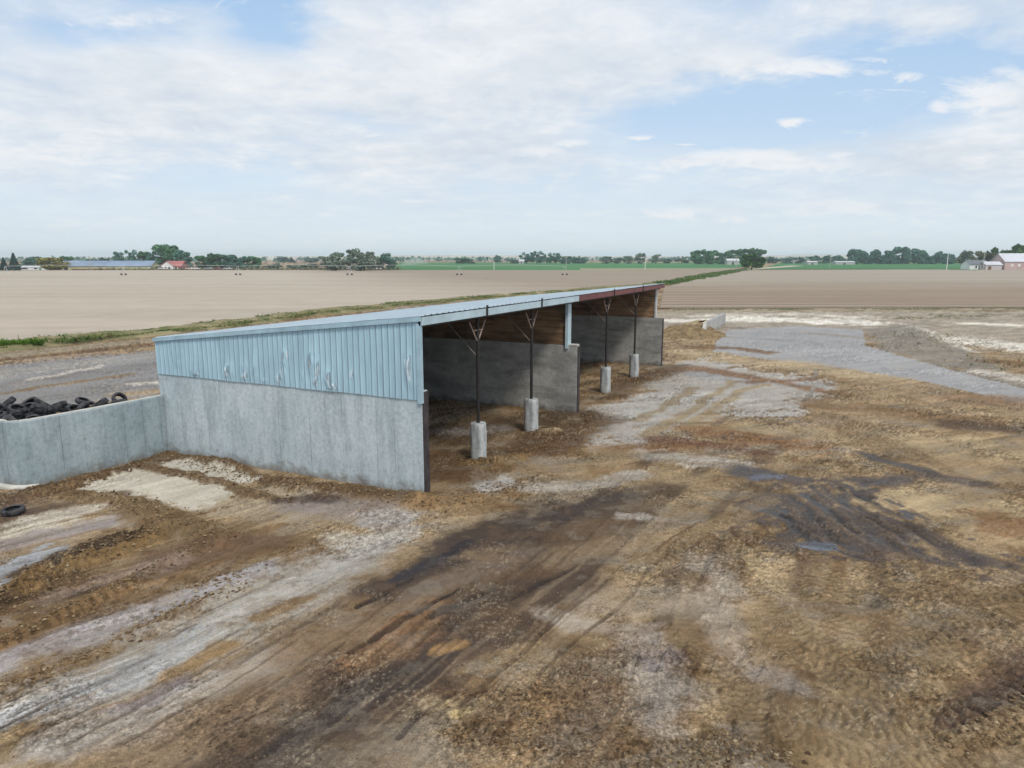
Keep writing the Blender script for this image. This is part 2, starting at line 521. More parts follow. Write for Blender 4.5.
# --- wheel tracks: long ones drawn along the shed front, arcs where machines turned on the right
trk = np.random.default_rng(77)
def l2w(a, b): return (P0[0] + a * U[0] + b * V[0], P0[1] + a * U[1] + b * V[1])
for i in range(26):
    y0 = -0.9 - 8.6 * trk.random(); x0 = trk.uniform(-15, -4); L = trk.uniform(7, 22); sl = trk.uniform(-0.10, 0.02); cv_ = trk.uniform(-0.012, 0.012)
    base_ = [(x0 + L * t, y0 + sl * L * t + cv_ * (L * t) ** 2 * 0.6) for t in np.linspace(0, 1, 7)]
    c_ = [BROWN, DARK, TAN, (0.27, 0.22, 0.165), (0.15, 0.10, 0.062)][i % 5]
    for off in (0.0, 1.75):
        if trk.random() < 0.3: continue
        stroke([l2w(a, b - off) for a, b in base_], trk.uniform(0.17, 0.26), c_, trk.uniform(0.3, 0.6), 0.5, rag=0.6, streak=0.8, tread=0.006 if i % 3 else 0.0, world=True, edge=trk.uniform(0.012, 0.035), pitch=0.20)
for i in range(30):
    cx_, cy_ = trk.uniform(-1, 18), trk.uniform(7, 34); Rr = trk.uniform(5, 18); a0 = trk.uniform(0, 6.28); sp_a = trk.uniform(0.35, 1.1)
    ctr = (cx_ - Rr * math.cos(a0 + sp_a / 2), cy_ - Rr * math.sin(a0 + sp_a / 2))
    c_ = [TAN, BROWN, STRAW, (0.17, 0.115, 0.068), (0.31, 0.25, 0.18)][i % 5]
    for off in (0.0, 1.8):
        if trk.random() < 0.35: continue
        arc_ = [(ctr[0] + (Rr + off) * math.cos(a), ctr[1] + (Rr + off) * math.sin(a)) for a in np.linspace(a0, a0 + sp_a, 8)]
        stroke(arc_, trk.uniform(0.20, 0.30), c_, trk.uniform(0.3, 0.6), 0.5, rag=0.55, streak=0.5, tread=0.016, world=True, edge=trk.uniform(0.012, 0.04), pitch=trk.uniform(0.15, 0.20))

# --- far right: apron slab, caliche, gravel and weeds
poly([(640, 312), (1100, 311), (1100, 345), (990, 345), (900, 333), (640, 333)], (0.36, 0.33, 0.29), 0.8, 1.5, rag=2.0, clear=False)
stroke([(672, 321), (760, 319), (850, 322)], [1.8, 3.0, 3.0], WHITE, 0.95, 0.7, rag=0.9)
stroke([(700, 316), (800, 314), (860, 317)], [1.6, 2.0, 2.0], (0.55, 0.52, 0.47), 0.8, 0.7, rag=0.9)
stroke([(960, 340), (1010, 346), (1080, 352)], [2.2, 3.0, 4.0], WHITE, 0.95, 0.7, rag=0.8)
stroke([(965, 323), (1010, 325)], [1.2, 1.5], WHITE, 0.8, 0.7, rag=0.9)
stroke([(905, 324), (930, 333), (970, 352)], [0.5, 0.5, 0.45], (0.58, 0.54, 0.48), 0.9, 0.5, rag=0.4)
poly([(862, 330), (905, 324), (965, 350), (1030, 385), (1030, 398), (960, 372), (880, 350)], (0.26, 0.245, 0.22), 0.9, 0.8, rag=1.6, clear=False)
stroke([(985, 372), (1030, 380)], [1.0, 1.5], (0.52, 0.49, 0.45), 0.85, 0.7, rag=0.8)
stroke([(1005, 362), (1040, 366)], [1.2, 1.2], BROWN, 0.9, 0.6, h=0.15)
APRON = [(716, 343), (728, 330), (800, 326), (862, 330), (866, 346), (940, 367), (1050, 396), (1050, 410), (930, 383), (840, 368), (770, 360), (712, 352)]
poly(APRON, (0.33, 0.325, 0.325), 1.0, 0.16, 0.12, rag=0.12, h=0.02)
stroke([(730, 352), (860, 352), (980, 384)], [0.8, 1.3, 1.0], (0.40, 0.395, 0.39), 0.3, 1.0, streak=0.3, clean=0.9)
stroke([(760, 334), (850, 336)], [1.6, 1.2], (0.29, 0.288, 0.288), 0.5, 0.9, rag=0.8, clean=0.95)
stroke([(740, 338), (815, 343), (862, 342)], 0.7, (0.30, 0.30, 0.31), 0.5, 0.9, rag=0.9)
stroke([(805, 333), (860, 338)], 0.5, (0.27, 0.21, 0.15), 0.5, 0.9, rag=1.2)

# --- yard in front of the far bay and between
stroke([(690, 352), (740, 360), (800, 366), (880, 378)], [1.4, 1.6, 1.6, 1.2], (0.42, 0.34, 0.23), 0.9, 0.9, rag=0.9)
stroke([(690, 347), (735, 349), (765, 353)], [0.9, 0.9, 0.7], BROWN, 0.9, 0.7, h=0.10, rag=0.9)
poly([(590, 440), (612, 402), (665, 366), (700, 358), (810, 378), (818, 398), (790, 412), (720, 414), (660, 442), (610, 452)], (0.40, 0.385, 0.365), 0.88, 0.9, 0.1, rag=1.9)
stroke([(690, 372), (760, 382), (812, 384)], 1.0, BLUE, 0.85, 0.8, rag=0.9)
stroke([(610, 418), (660, 400), (720, 398)], 1.3, (0.47, 0.465, 0.45), 0.8, 0.9, rag=1.0)
stroke([(650, 436), (700, 404), (735, 380)], 0.30, (0.33, 0.26, 0.16), 0.8, 0.8)
stroke([(672, 438), (716, 408), (760, 384)], 0.28, (0.33, 0.26, 0.16), 0.8, 0.8)
stroke([(640, 420), (690, 388)], 0.28, (0.30, 0.23, 0.14), 0.7, 0.8)
stroke([(640, 374), (700, 368), (760, 378), (820, 392)], [0.5, 0.7, 0.6, 0.4], RUST, 0.8, 0.9, rag=1.0)
stroke([(815, 370), (808, 402)], 0.10, (0.30, 0.28, 0.26), 0.9, 0.4, rag=0.1, streak=0.1)
stroke([(750, 382), (790, 380), (812, 378)], 0.35, RUST, 0.8, 0.8, rag=1.0)
for a, b, w, c in [((880, 392), (1020, 410), 1.2, TAN), ((830, 405), (960, 420), 1.0, BROWN), ((900, 440), (1030, 450), 1.2, STRAW), ((760, 430), (880, 440), 1.0, STRAW),
                   ((700, 430), (800, 446), 0.8, RUST), ((620, 452), (690, 446), 0.7, RUST), ((840, 420), (900, 452), 0.8, (0.25, 0.18, 0.11)), ((950, 425), (1040, 432), 0.8, DARK),
                   ((970, 400), (1030, 402), 1.2, (0.27, 0.18, 0.12)), ((980, 470), (1040, 480), 1.4, TAN), ((900, 500), (1010, 520), 1.3, STRAW), ((1000, 520), (1040, 530), 0.7, RUST)]:
    stroke([a, b], w, c, 0.75, 0.9, rag=1.0, streak=1.0)
stroke([(650, 455), (720, 462), (745, 465)], [0.5, 0.7, 0.4], (0.43, 0.415, 0.39), 0.7, 1.0, rag=1.3)
stroke([(600, 470), (700, 480)], [0.9, 0.7], TAN, 0.7, 0.9)
stroke([(660, 440), (720, 445), (760, 452)], 0.45, (0.17, 0.09, 0.06), 0.8, 0.8, rag=1.0)
# dark stretched puddle stains
stroke([(740, 472), (792, 480)], [0.55, 0.45], WETD, 0.9, 0.7, wet=0.7, rag=0.7)
stroke([(752, 478), (782, 478)], [0.3, 0.2], (0.075, 0.06, 0.085), 0.9, 0.7, wet=0.9)
stroke([(870, 457), (905, 464), (930, 470)], [0.4, 0.6, 0.4], WETD, 0.9, 0.7, wet=0.6, rag=0.8)
stroke([(930, 474), (975, 484)], [0.6, 0.5], DARK, 0.8, 0.9, wet=0.4, rag=0.9)
stroke([(870, 480), (900, 478)], [0.5, 0.5], DARK, 0.85, 0.7, wet=0.6, rag=0.9)
# the rutted wet patch
poly([(742, 498), (800, 485), (860, 490), (905, 525), (985, 560), (960, 572), (880, 560), (810, 560), (770, 525)], (0.082, 0.060, 0.050), 0.92, 0.7, 0.5, rag=1.9, clear=False)
rp = np.random.default_rng(41)
for a, b in [((780, 496), (868, 556)), ((800, 490), (895, 552)), ((828, 487), (985, 566)), ((845, 492), (1005, 566)), ((770, 506), (850, 558)), ((815, 488), (930, 552)), ((760, 500), (800, 520)), ((850, 486), (920, 520)), ((880, 478), (850, 500))]:
    u0 = 0.0
    while u0 < 0.95:
        u1 = min(1.0, u0 + rp.uniform(0.18, 0.45)); jx, jy = rp.uniform(-7, 7), rp.uniform(-2.5, 2.5)
        q_ = [(a[0] + (b[0] - a[0]) * u + jx + rp.uniform(-4, 4), a[1] + (b[1] - a[1]) * u + jy) for u in (u0, (u0 + u1) / 2, u1)]
        stroke(q_, rp.uniform(0.06, 0.17), (0.040, 0.031, 0.028), rp.uniform(0.6, 0.95), 0.5, wet=rp.uniform(0.4, 0.85), h=rp.uniform(-0.055, -0.02), rag=0.7, warp=0.7)
        stroke([(p[0] + 6, p[1] - 1.5) for p in q_], 0.07, (0.15, 0.105, 0.068), 0.5, 0.8, h=rp.uniform(0.02, 0.05), rag=0.9, warp=0.7)
        u1 += rp.uniform(0.0, 0.12); u0 = u1
for a, b in [((790, 492), (880, 553)), ((815, 488), (910, 545)), ((838, 488), (1000, 563))]:
    stroke([a, b], 0.09, (0.17, 0.12, 0.078), 0.6, 0.9, h=0.03, rag=0.9)
stroke([(812, 549), (838, 550)], [0.28, 0.24], (0.05, 0.055, 0.07), 1.0, 0.35, wet=1.25, h=-0.03, rag=0.35, streak=0.1, clear=True)
stroke([(905, 524), (980, 560)], 0.3, DARK, 0.8, 0.8, wet=0.4)

# --- left yard: slabs by the walls
stroke([(40, 492), (100, 476), (168, 452), (260, 478), (420, 500)], [0.5, 0.55, 0.5, 0.5, 0.5], (0.17, 0.115, 0.07), 0.95, 0.6, h=0.14, rag=0.9)
poly([(82, 489), (112, 477), (142, 469), (241, 491), (193, 512), (157, 503), (127, 499)], (0.52, 0.48, 0.41), 0.97, 0.12, 0.05, rag=0.35)
poly([(152, 463), (178, 460), (262, 479), (236, 486)], (0.50, 0.47, 0.41), 0.97, 0.12, 0.05, rag=0.35)
poly([(241, 491), (275, 487), (345, 505), (290, 527), (195, 515)], (0.36, 0.30, 0.22), 0.8, 0.4, 0.05, rag=1.0)
stroke([(140, 466), (200, 480), (250, 491), (300, 503)], [0.25, 0.22, 0.2, 0.15], (0.20, 0.14, 0.085), 0.95, 0.6, h=0.09, rag=0.8)
stroke([(300, 505), (360, 512), (400, 520)], [0.7, 0.8, 0.6], (0.30, 0.26, 0.25), 0.85, 0.8, rag=0.8)
stroke([(280, 500), (330, 500)], 0.3, DARK, 0.7, 0.8, rag=0.8)
stroke([(330, 540), (370, 542), (410, 522)], [0.5, 0.7, 0.6], (0.43, 0.41, 0.38), 0.75, 1.0, rag=1.2)
stroke([(370, 520), (425, 520)], [0.5, 0.5], (0.38, 0.365, 0.35), 0.75, 0.8, rag=0.9)
stroke([(420, 505), (445, 505), (470, 500)], [0.6, 0.7, 0.6], (0.30, 0.20, 0.11), 0.9, 0.7, h=0.09, rag=0.8)
# darker mud and bluish wet concrete at the far left
stroke([(0, 515), (50, 510), (110, 500)], [1.0, 0.8, 0.6], (0.13, 0.095, 0.075), 0.9, 0.8, rag=0.9)
stroke([(25, 528), (60, 515), (85, 509)], [0.5, 0.5, 0.3], (0.50, 0.46, 0.40), 0.9, 0.7, rag=1.0)
stroke([(70, 528), (110, 518), (150, 520)], [0.4, 0.4, 0.3], (0.36, 0.34, 0.33), 0.7, 0.9, rag=1.0)
poly([(-20, 565), (0, 560), (50, 540), (75, 545), (55, 566), (0, 588), (-20, 590)], BLUE, 0.95, 0.3, 0.25, rag=0.7)
stroke([(-20, 552), (40, 534), (110, 522)], [0.4, 0.4, 0.3], (0.28, 0.25, 0.25), 0.8, 0.8)
# manure heaps and ridges
stroke([(-30, 620), (20, 592), (60, 566), (110, 545), (165, 532)], [0.5, 0.55, 0.75, 0.85, 0.5], (0.085, 0.060, 0.040), 0.97, 0.5, h=0.22, rag=0.7)
stroke([(-20, 600), (20, 594), (60, 576), (120, 556), (172, 534)], [0.3, 0.3, 0.25, 0.3, 0.3], (0.30, 0.20, 0.10), 0.7, 0.9, h=0.04, rag=1.0)
stroke([(82, 494), (130, 505), (180, 522), (240, 540)], [0.35, 0.5, 0.55, 0.5], (0.205, 0.145, 0.085), 0.95, 0.6, h=0.16, rag=0.9)
stroke([(-20, 652), (40, 625), (100, 598), (150, 570), (200, 545)], [0.28, 0.3, 0.3, 0.3, 0.2], (0.24, 0.155, 0.085), 0.92, 0.6, h=0.10, rag=0.7, tread=0.02)
stroke([(-20, 702), (60, 665), (120, 640), (170, 612), (240, 585)], [0.22, 0.24, 0.22, 0.2, 0.14], (0.22, 0.14, 0.07), 0.92, 0.6, h=0.09, rag=0.7)
stroke([(190, 590), (215, 580), (250, 573)], [0.3, 0.4, 0.3], (0.13, 0.085, 0.055), 0.9, 0.7, h=0.06, rag=0.9)
stroke([(150, 560), (200, 548), (260, 545)], [0.5, 0.6, 0.5], (0.19, 0.125, 0.085), 0.85, 0.9, rag=1.0)
stroke([(60, 598), (130, 575), (180, 556)], [0.35, 0.4, 0.3], (0.25, 0.195, 0.165), 0.8, 0.8)
# the wide pale scraped band
stroke([(-60, 760), (60, 705), (170, 645), (260, 600), (340, 565), (395, 540)], [1.0, 1.0, 1.1, 1.1, 0.9, 0.5], (0.355, 0.34, 0.32), 0.90, 1.0, rag=1.0, streak=1.4)
stroke([(-20, 735), (110, 680), (210, 630)], [0.3, 0.35, 0.3], BLUE, 0.7, 0.9, streak=0.8)
stroke([(220, 615), (300, 580), (350, 560)], [0.3, 0.4, 0.3], (0.43, 0.42, 0.405), 0.6, 0.9, streak=0.8)
stroke([(-20, 680), (70, 640), (160, 600), (240, 575)], [0.3, 0.4, 0.4, 0.3], (0.36, 0.35, 0.37), 0.8, 0.9, streak=0.9)
stroke([(130, 700), (165, 676), (222, 645)], [0.22, 0.26, 0.2], (0.30, 0.205, 0.11), 0.95, 0.6, h=0.03, rag=0.7)
stroke([(-20, 770), (20, 745), (50, 738)], [0.4, 0.4, 0.2], (0.27, 0.19, 0.10), 0.85, 0.7, rag=0.8)
stroke([(262, 618), (290, 604), (312, 596)], [0.14, 0.18, 0.12], (0.27, 0.19, 0.11), 0.9, 0.7, h=0.03, rag=0.8)
stroke([(130, 705), (150, 692), (180, 680)], [0.2, 0.3, 0.2], (0.26, 0.25, 0.29), 0.6, 0.9)
stroke([(60, 745), (150, 720), (260, 665), (330, 630)], [0.3, 0.5, 0.5, 0.3], (0.36, 0.34, 0.32), 0.7, 0.9, streak=1.0)
# tan shoulder then the dark wet band
stroke([(220, 820), (340, 715), (425, 640), (515, 572), (590, 522), (655, 488)], [1.1, 1.25, 1.35, 1.35, 1.2, 0.7], (0.118, 0.083, 0.060), 0.78, 1.0, wet=0.1, rag=0.7, streak=1.0)
stroke([(300, 640), (370, 600), (430, 565)], [0.6, 0.7, 0.5], (0.235, 0.165, 0.105), 0.7, 0.9, streak=0.9)
stroke([(120, 790), (260, 705), (360, 635), (440, 585), (500, 545)], [0.7, 0.8, 0.8, 0.7, 0.5], (0.255, 0.185, 0.125), 0.75, 0.9, streak=1.0)
stroke([(430, 520), (470, 510), (520, 495), (600, 470)], [0.35, 0.4, 0.45, 0.4], (0.29, 0.205, 0.12), 0.85, 0.8, rag=0.8, streak=0.9)
stroke([(390, 590), (440, 560), (500, 535), (560, 512), (620, 495)], [0.6, 0.7, 0.75, 0.8, 0.6], (0.072, 0.052, 0.044), 0.90, 1.0, wet=0.35, rag=1.2, streak=1.0)
stroke([(395, 580), (425, 566), (470, 545)], [0.15, 0.2, 0.15], (0.035, 0.03, 0.04), 0.8, 0.8, wet=0.6)
stroke([(410, 600), (470, 580), (530, 550)], [0.3, 0.4, 0.3], (0.20, 0.16, 0.135), 0.7, 0.9, streak=1.0)
stroke([(230, 790), (330, 715), (400, 672), (470, 632), (540, 590), (600, 555)], [0.7, 0.75, 0.8, 0.8, 0.7, 0.4], (0.095, 0.066, 0.050), 0.82, 0.9, wet=0.2, rag=0.9, streak=1.1)
stroke([(300, 735), (400, 680), (470, 640)], [0.3, 0.35, 0.3], (0.06, 0.045, 0.040), 0.7, 0.9, wet=0.35, streak=1.0)
stroke([(360, 660), (420, 625), (450, 610)], [0.3, 0.4, 0.3], (0.31, 0.18, 0.10), 0.65, 0.9, rag=0.9)
stroke([(440, 650), (462, 645)], [0.14, 0.14], (0.36, 0.22, 0.10), 0.8, 0.8, rag=0.8)
for a, b, c in [((350, 652), (420, 614), (462, 590)), ((432, 622), (470, 602), (498, 588)), ((352, 606), (380, 596), (410, 580)), ((515, 600), (548, 580), (575, 566)), ((395, 740), (430, 705), (455, 694))]:
    stroke([a, b, c], [0.06, 0.09, 0.05], (0.05, 0.038, 0.034), 0.85, 0.5, h=-0.05, rag=0.3, streak=0.2)
stroke([(500, 740), (470, 715), (430, 715)], [0.2, 0.2, 0.1], CLOD, 0.6, 0.9, h=0.03)
stroke([(452, 718), (464, 714)], [0.10, 0.10], (0.60, 0.46, 0.24), 0.9, 0.7, rag=0.6)
stroke([(430, 705), (470, 712)], [0.2, 0.2], STRAW, 0.6, 0.9)
# pale patches mid right foreground
stroke([(560, 618), (590, 624), (630, 628)], [0.25, 0.4, 0.4], (0.40, 0.37, 0.335), 0.65, 1.0, rag=1.4)
stroke([(620, 516), (650, 518), (705, 524)], [0.2, 0.3, 0.22], (0.45, 0.43, 0.41), 0.7, 1.0, rag=1.3)
stroke([(600, 600), (660, 600), (720, 615)], [0.4, 0.5, 0.4], (0.36, 0.31, 0.25), 0.6, 0.9)
stroke([(650, 650), (670, 690), (660, 730)], [0.4, 0.5, 0.4], (0.33, 0.305, 0.285), 0.6, 1.0, rag=1.0)
stroke([(720, 600), (740, 640), (750, 670)], [0.35, 0.4, 0.35], (0.37, 0.33, 0.285), 0.6, 1.0, rag=1.3)
stroke([(655, 665), (672, 660)], [0.25, 0.25], (0.20, 0.18, 0.20), 0.6, 0.9)
stroke([(790, 685), (820, 695)], [0.3, 0.35], (0.30, 0.275, 0.26), 0.6, 1.0)
stroke([(700, 560), (745, 600)], [0.4, 0.3], (0.40, 0.37, 0.33), 0.5, 0.9)
stroke([(960, 620), (1010, 640)], [0.5, 0.6], (0.38, 0.33, 0.27), 0.6, 0.9)
stroke([(740, 740), (770, 770)], [0.3, 0.3], (0.36, 0.34, 0.34), 0.6, 0.9)
stroke([(690, 760), (720, 745), (800, 755)], [0.25, 0.3, 0.3], (0.13, 0.09, 0.04), 0.6, 0.9, h=0.04)
stroke([(550, 640), (580, 660), (600, 690)], [0.35, 0.5, 0.4], (0.17, 0.12, 0.075), 0.65, 0.9, rag=1.0)
stroke([(575, 690), (610, 715), (570, 740)], [0.4, 0.5, 0.4], (0.16, 0.115, 0.085), 0.6, 0.9, rag=1.0)
stroke([(560, 560), (640, 545), (700, 505)], [0.5, 0.5, 0.5], (0.29, 0.22, 0.145), 0.6, 0.9)
# tyre tracks with lug marks, right foreground
for pts, w in [([(775, 600), (795, 640), (840, 665)], 0.30), ([(840, 600), (860, 640), (870, 680)], 0.30), ([(870, 585), (950, 620), (1040, 640)], 0.32), ([(880, 610), (950, 645), (1040, 690)], 0.30),
               ([(760, 720), (860, 705), (960, 720), (1040, 745)], 0.34), ([(820, 755), (920, 730), (1040, 690)], 0.34), ([(660, 560), (720, 520), (770, 500)], 0.26), ([(640, 575), (690, 540), (740, 512)], 0.26),
               ([(930, 660), (1000, 650), (1040, 635)], 0.30), ([(900, 560), (980, 590), (1040, 600)], 0.3)]:
    stroke(pts, w, (0.30, 0.225, 0.14), 0.6, 0.7, tread=0.034, rag=0.3, streak=0.2, pitch=0.19, edge=0.02)
for pts in [[(760, 590), (800, 628), (860, 655), (930, 660)], [(790, 580), (835, 615), (890, 640), (960, 640)], [(822, 572), (868, 602), (925, 622), (1000, 618)], [(760, 625), (800, 660), (870, 690), (960, 690)], [(860, 566), (910, 590), (970, 600), (1040, 590)],
            [(740, 700), (800, 740), (880, 760), (980, 765)], [(800, 705), (870, 728), (960, 735), (1050, 715)], [(690, 640), (740, 690), (760, 740)], [(980, 660), (1020, 690), (1060, 700)]]:
    stroke(pts, 0.25, (0.27, 0.20, 0.122), 0.55, 0.6, tread=0.026, rag=0.35, streak=0.2, pitch=0.13, edge=0.015)
stroke([(955, 725), (1000, 700), (1050, 665)], [0.25, 0.35, 0.35], (0.11, 0.075, 0.06), 0.85, 0.7, wet=0.2, rag=0.8, tread=0.03)
stroke([(940, 750), (990, 730), (1050, 690)], [0.12, 0.14, 0.14], (0.30, 0.225, 0.14), 0.8, 0.7, h=0.10, rag=0.6)
stroke([(880, 640), (890, 612), (800, 612)], [0.3, 0.3, 0.2], BROWN, 0.6, 0.9, h=0.04, rag=1.0)
stroke([(870, 605), (882, 603)], [0.1, 0.1], (0.08, 0.05, 0.035), 0.8, 0.8)

# --- fine drag lines scraped along the yard, from the lower left towards the bays
dl = np.random.default_rng(55)
gA = [(-60, 715), (60, 662), (250, 582)]; gB = [(140, 820), (330, 700), (560, 528)]; gC = [(420, 830), (560, 680), (720, 515)]
def lerp2(p, q, t): return (p[0] + (q[0] - p[0]) * t, p[1] + (q[1] - p[1]) * t)
for i in range(170):
    t = dl.random() * 2
    a_, b_ = (gA, gB) if t < 1 else (gB, gC); tt = t % 1.0
    g_ = [lerp2(a_[k], b_[k], tt) for k in range(3)]
    u0 = dl.uniform(0, 0.75); u1 = min(1.0, u0 + dl.uniform(0.06, 0.34))
    def at_(u): return lerp2(g_[0], g_[1], u * 2) if u < 0.5 else lerp2(g_[1], g_[2], u * 2 - 1)
    dark_ = dl.random() < 0.6
    stroke([at_(u0), at_((u0 + u1) / 2), at_(u1)], dl.uniform(0.018, 0.06), (0.085, 0.058, 0.040) if dark_ else (0.30, 0.235, 0.165), dl.uniform(0.15, 0.55) * (1.0 if dark_ else 0.7), 0.8, h=-0.012 if dark_ else 0.010, rag=0.5, streak=0.3, warp=0.25)

# --- in and around the bays
stroke([(440, 470), (520, 450), (600, 420)], [1.3, 1.2, 1.0], (0.135, 0.086, 0.050), 0.88, 0.9, rag=0.8, streak=0.7)
stroke([(440, 440), (500, 425), (560, 415)], [1.5, 1.6, 1.2], (0.105, 0.072, 0.047), 0.9, 0.9, rag=0.8)
stroke([(450, 432), (500, 428)], [0.6, 0.6], (0.27, 0.26, 0.27), 0.6, 0.9)
stroke([(610, 392), (640, 380), (680, 366)], [0.8, 0.8, 0.7], (0.155, 0.105, 0.065), 0.85, 0.8, h=0.06, rag=0.8)
stroke([(598, 400), (622, 398)], [0.5, 0.4], CLOD, 0.95, 0.6, h=0.16, rag=0.8)
stroke([(628, 381), (648, 380)], [0.5, 0.4], CLOD, 0.95, 0.6, h=0.14, rag=0.8)
stroke([(540, 434), (575, 430), (590, 415)], [0.5, 0.6, 0.5], (0.13, 0.085, 0.05), 0.9, 0.7, h=0.14, rag=0.9)
stroke([(535, 433), (552, 432)], [0.4, 0.3], STRAW, 0.8, 0.8, rag=0.8)
stroke([(470, 466), (505, 462), (520, 460)], [0.5, 0.6, 0.4], (0.26, 0.18, 0.095), 0.9, 0.7, h=0.12, rag=0.9)
stroke([(480, 488), (505, 482)], [0.4, 0.4], (0.46, 0.46, 0.465), 0.85, 0.8, rag=0.9)
stroke([(530, 490), (575, 486), (640, 474)], [0.4, 0.5, 0.4], (0.42, 0.405, 0.385), 0.7, 1.0, rag=1.3)
stroke([(545, 470), (600, 456), (640, 455)], [0.4, 0.6, 0.4], (0.28, 0.215, 0.14), 0.7, 0.9)
# --- behind the shed: road and verges
poly([(-200, 440), (-200, 395), (0, 366), (160, 350), (420, 318), (420, 345), (160, 395), (0, 415)], (0.262, 0.262, 0.268), 0.95, 1.0, rag=1.2, clear=True)
stroke([(-100, 392), (0, 374), (160, 354), (300, 330)], [1.6, 1.6, 1.6, 1.6], (0.34, 0.33, 0.315), 0.7, 0.9, rag=0.5, streak=0.3)
stroke([(-60, 400), (40, 380), (160, 364)], [1.0, 1.2, 1.2], (0.23, 0.225, 0.225), 0.8, 0.8, rag=0.5)
stroke([(-40, 400), (40, 387), (130, 375)], [0.4, 0.45, 0.35], (0.26, 0.19, 0.12), 0.9, 0.7, rag=0.8, h=0.04)
stroke([(60, 397), (110, 388), (160, 382)], [1.2, 1.2, 1.0], (0.235, 0.23, 0.23), 0.85, 0.8, rag=0.6)
stroke([(125, 394), (160, 390)], [0.6, 0.6], (0.38, 0.29, 0.19), 0.85, 0.8, rag=0.8)
stroke([(140, 384), (160, 382)], [0.5, 0.5], WHITE, 0.7, 0.8, rag=0.8)
stroke([(30, 380), (100, 366)], [0.25, 0.3], (0.56, 0.52, 0.47), 0.7, 0.9, rag=0.8)
stroke([(-60, 362), (0, 356), (150, 340), (300, 322), (440, 308)], [1.5] * 5, (0.30, 0.26, 0.19), 0.9, 0.9, rag=0.7)
# strip between the yard and the right field
stroke([(640, 312), (760, 310), (1100, 309)], [2.5, 2.5, 2.5], (0.33, 0.29, 0.22), 0.9, 0.9, rag=0.6)

# dirt film, crumbs and lug marks over everything
tz = (0.18 + 0.82 * sstep(-0.30, 0.42, fbm(X * 0.28 + 2, Y * 0.42, 4, 4) + 0.35 * n_mid)).astype(np.float32)
nearz = 1 - sstep(45, 90, DIST)
rough_zone = (1 - 0.75 * np.clip(WET, 0, 1)) * (1 - 0.75 * CLEAN)
DRT = 1 - CLEAN
strk = (0.60 * fs1 + 0.40 * fs2) * left + (0.65 * fh1 + 0.35 * fh2) * right
ALB *= np.clip(1 + 0.62 * strk * rough_zone, 0.35, 1.7)[:, None]
HGT += (0.012 * fs1 * left + 0.010 * fh1 * right + 0.006 * fh2 * right) * rough_zone
film = sstep(0.22, 0.38, 0.6 * fh2 + 0.5 * strk + 0.35 * n_mid) * nearz * DRT
ALB = ALB * (1 - 0.55 * film[:, None]) + np.array((0.165, 0.102, 0.055))[None, :] * 0.55 * film[:, None]
dust = sstep(0.22, 0.40, -0.5 * fh2 - 0.5 * strk + 0.3 * n_big) * nearz * (1 - np.clip(WET, 0, 1)) * DRT
ALB = ALB * (1 - 0.38 * dust[:, None]) + np.array((0.37, 0.335, 0.285))[None, :] * 0.38 * dust[:, None]
crumb = sstep(0.34, 0.46, fbm(X * 8.5, Y * 8.5, 3, 5)) * sstep(-0.15, 0.35, n_mid + 0.4 * n_str3) * nearz * DRT
ALB = ALB * (1 - 0.55 * crumb[:, None]) + np.array(CLOD)[None, :] * 0.55 * crumb[:, None]
HGT += 0.020 * crumb + 0.0025 * n_fin2 * nearz * DRT
crev = sstep(0.30, 0.50, fbm(X * 19.0 + 3, Y * 19.0, 3, 6)) * sstep(-0.35, 0.30, n_mid * right + 0.6 * fs1 * left + 0.3 * n_fine) * nearz * (1 - 0.6 * CLEAN) * tz
ALB *= (1 - 0.55 * crev)[:, None]
HGT -= 0.008 * crev
chip = sstep(0.42, 0.56, fbm(X * 24.0, Y * 24.0 + 7, 3, 1)) * sstep(-0.1, 0.4, fbm(X * 0.9 + 4, Y * 0.9, 3, 2)) * nearz * (1 - np.clip(WET, 0, 1))
ALB = ALB * (1 - 0.5 * chip[:, None]) + np.array((0.42, 0.36, 0.27))[None, :] * 0.5 * chip[:, None]

# keep the relief from blurring the far ground
flat_ = sstep(-0.8, -2.0, LY) * sstep(-7.0, -4.0, X)
HGT = (HGT * (1 - flat_) + 0.075 * np.tanh(HGT / 0.075) * flat_).astype(np.float32)
HGT *= near.astype(np.float32)
ALB = np.clip(ALB * (1 + np.clip(0.16 * n_fine + 0.26 * n_grit + 0.42 * n_fin2 + 0.25 * fs2 * left, -0.6, 0.8) * tz * (0.3 + 0.7 * nearz) * (1 - 0.6 * CLEAN))[:, None], 0.012, 0.80)
lum = ALB @ np.array([0.3, 0.59, 0.11], dtype=np.float32)
lum2 = 0.30 * (lum / 0.30) ** 1.22 * 0.93
ALB = ALB * (lum2 / np.maximum(lum, 1e-3))[:, None]
ALB = np.clip((ALB * 1.08 - lum2[:, None] * 0.08) * (1 - 0.07 * DRT[:, None]), 0.010, 0.8).astype(np.float32)
ALB *= 1 - np.clip(DRT * 1.3, 0, 1)[:, None] * np.array((0.0, 0.035, 0.09), dtype=np.float32)[None, :]
# the silage mound behind the low wall
mound = sstep(-4.5, -4.2, LX) * np.exp(-(((LX + 4.2) / 2.9) ** 4)) * np.clip(1 - ((LY - 12.6) / 2.6) ** 4, 0, 1)
HGT += (1.45 * np.clip(mound, 0, 1) * sstep(10.75, 10.95, LY)).astype(np.float32)
# heap beside the concrete barrier
ii = np.arange(N, dtype=np.int64).reshape(nr, na)
faces = np.stack([ii[:-1, :-1].ravel(), ii[:-1, 1:].ravel(), ii[1:, 1:].ravel(), ii[1:, :-1].ravel()], axis=1)
farbase = np.where(DIST > 130, -0.05, 0.0)


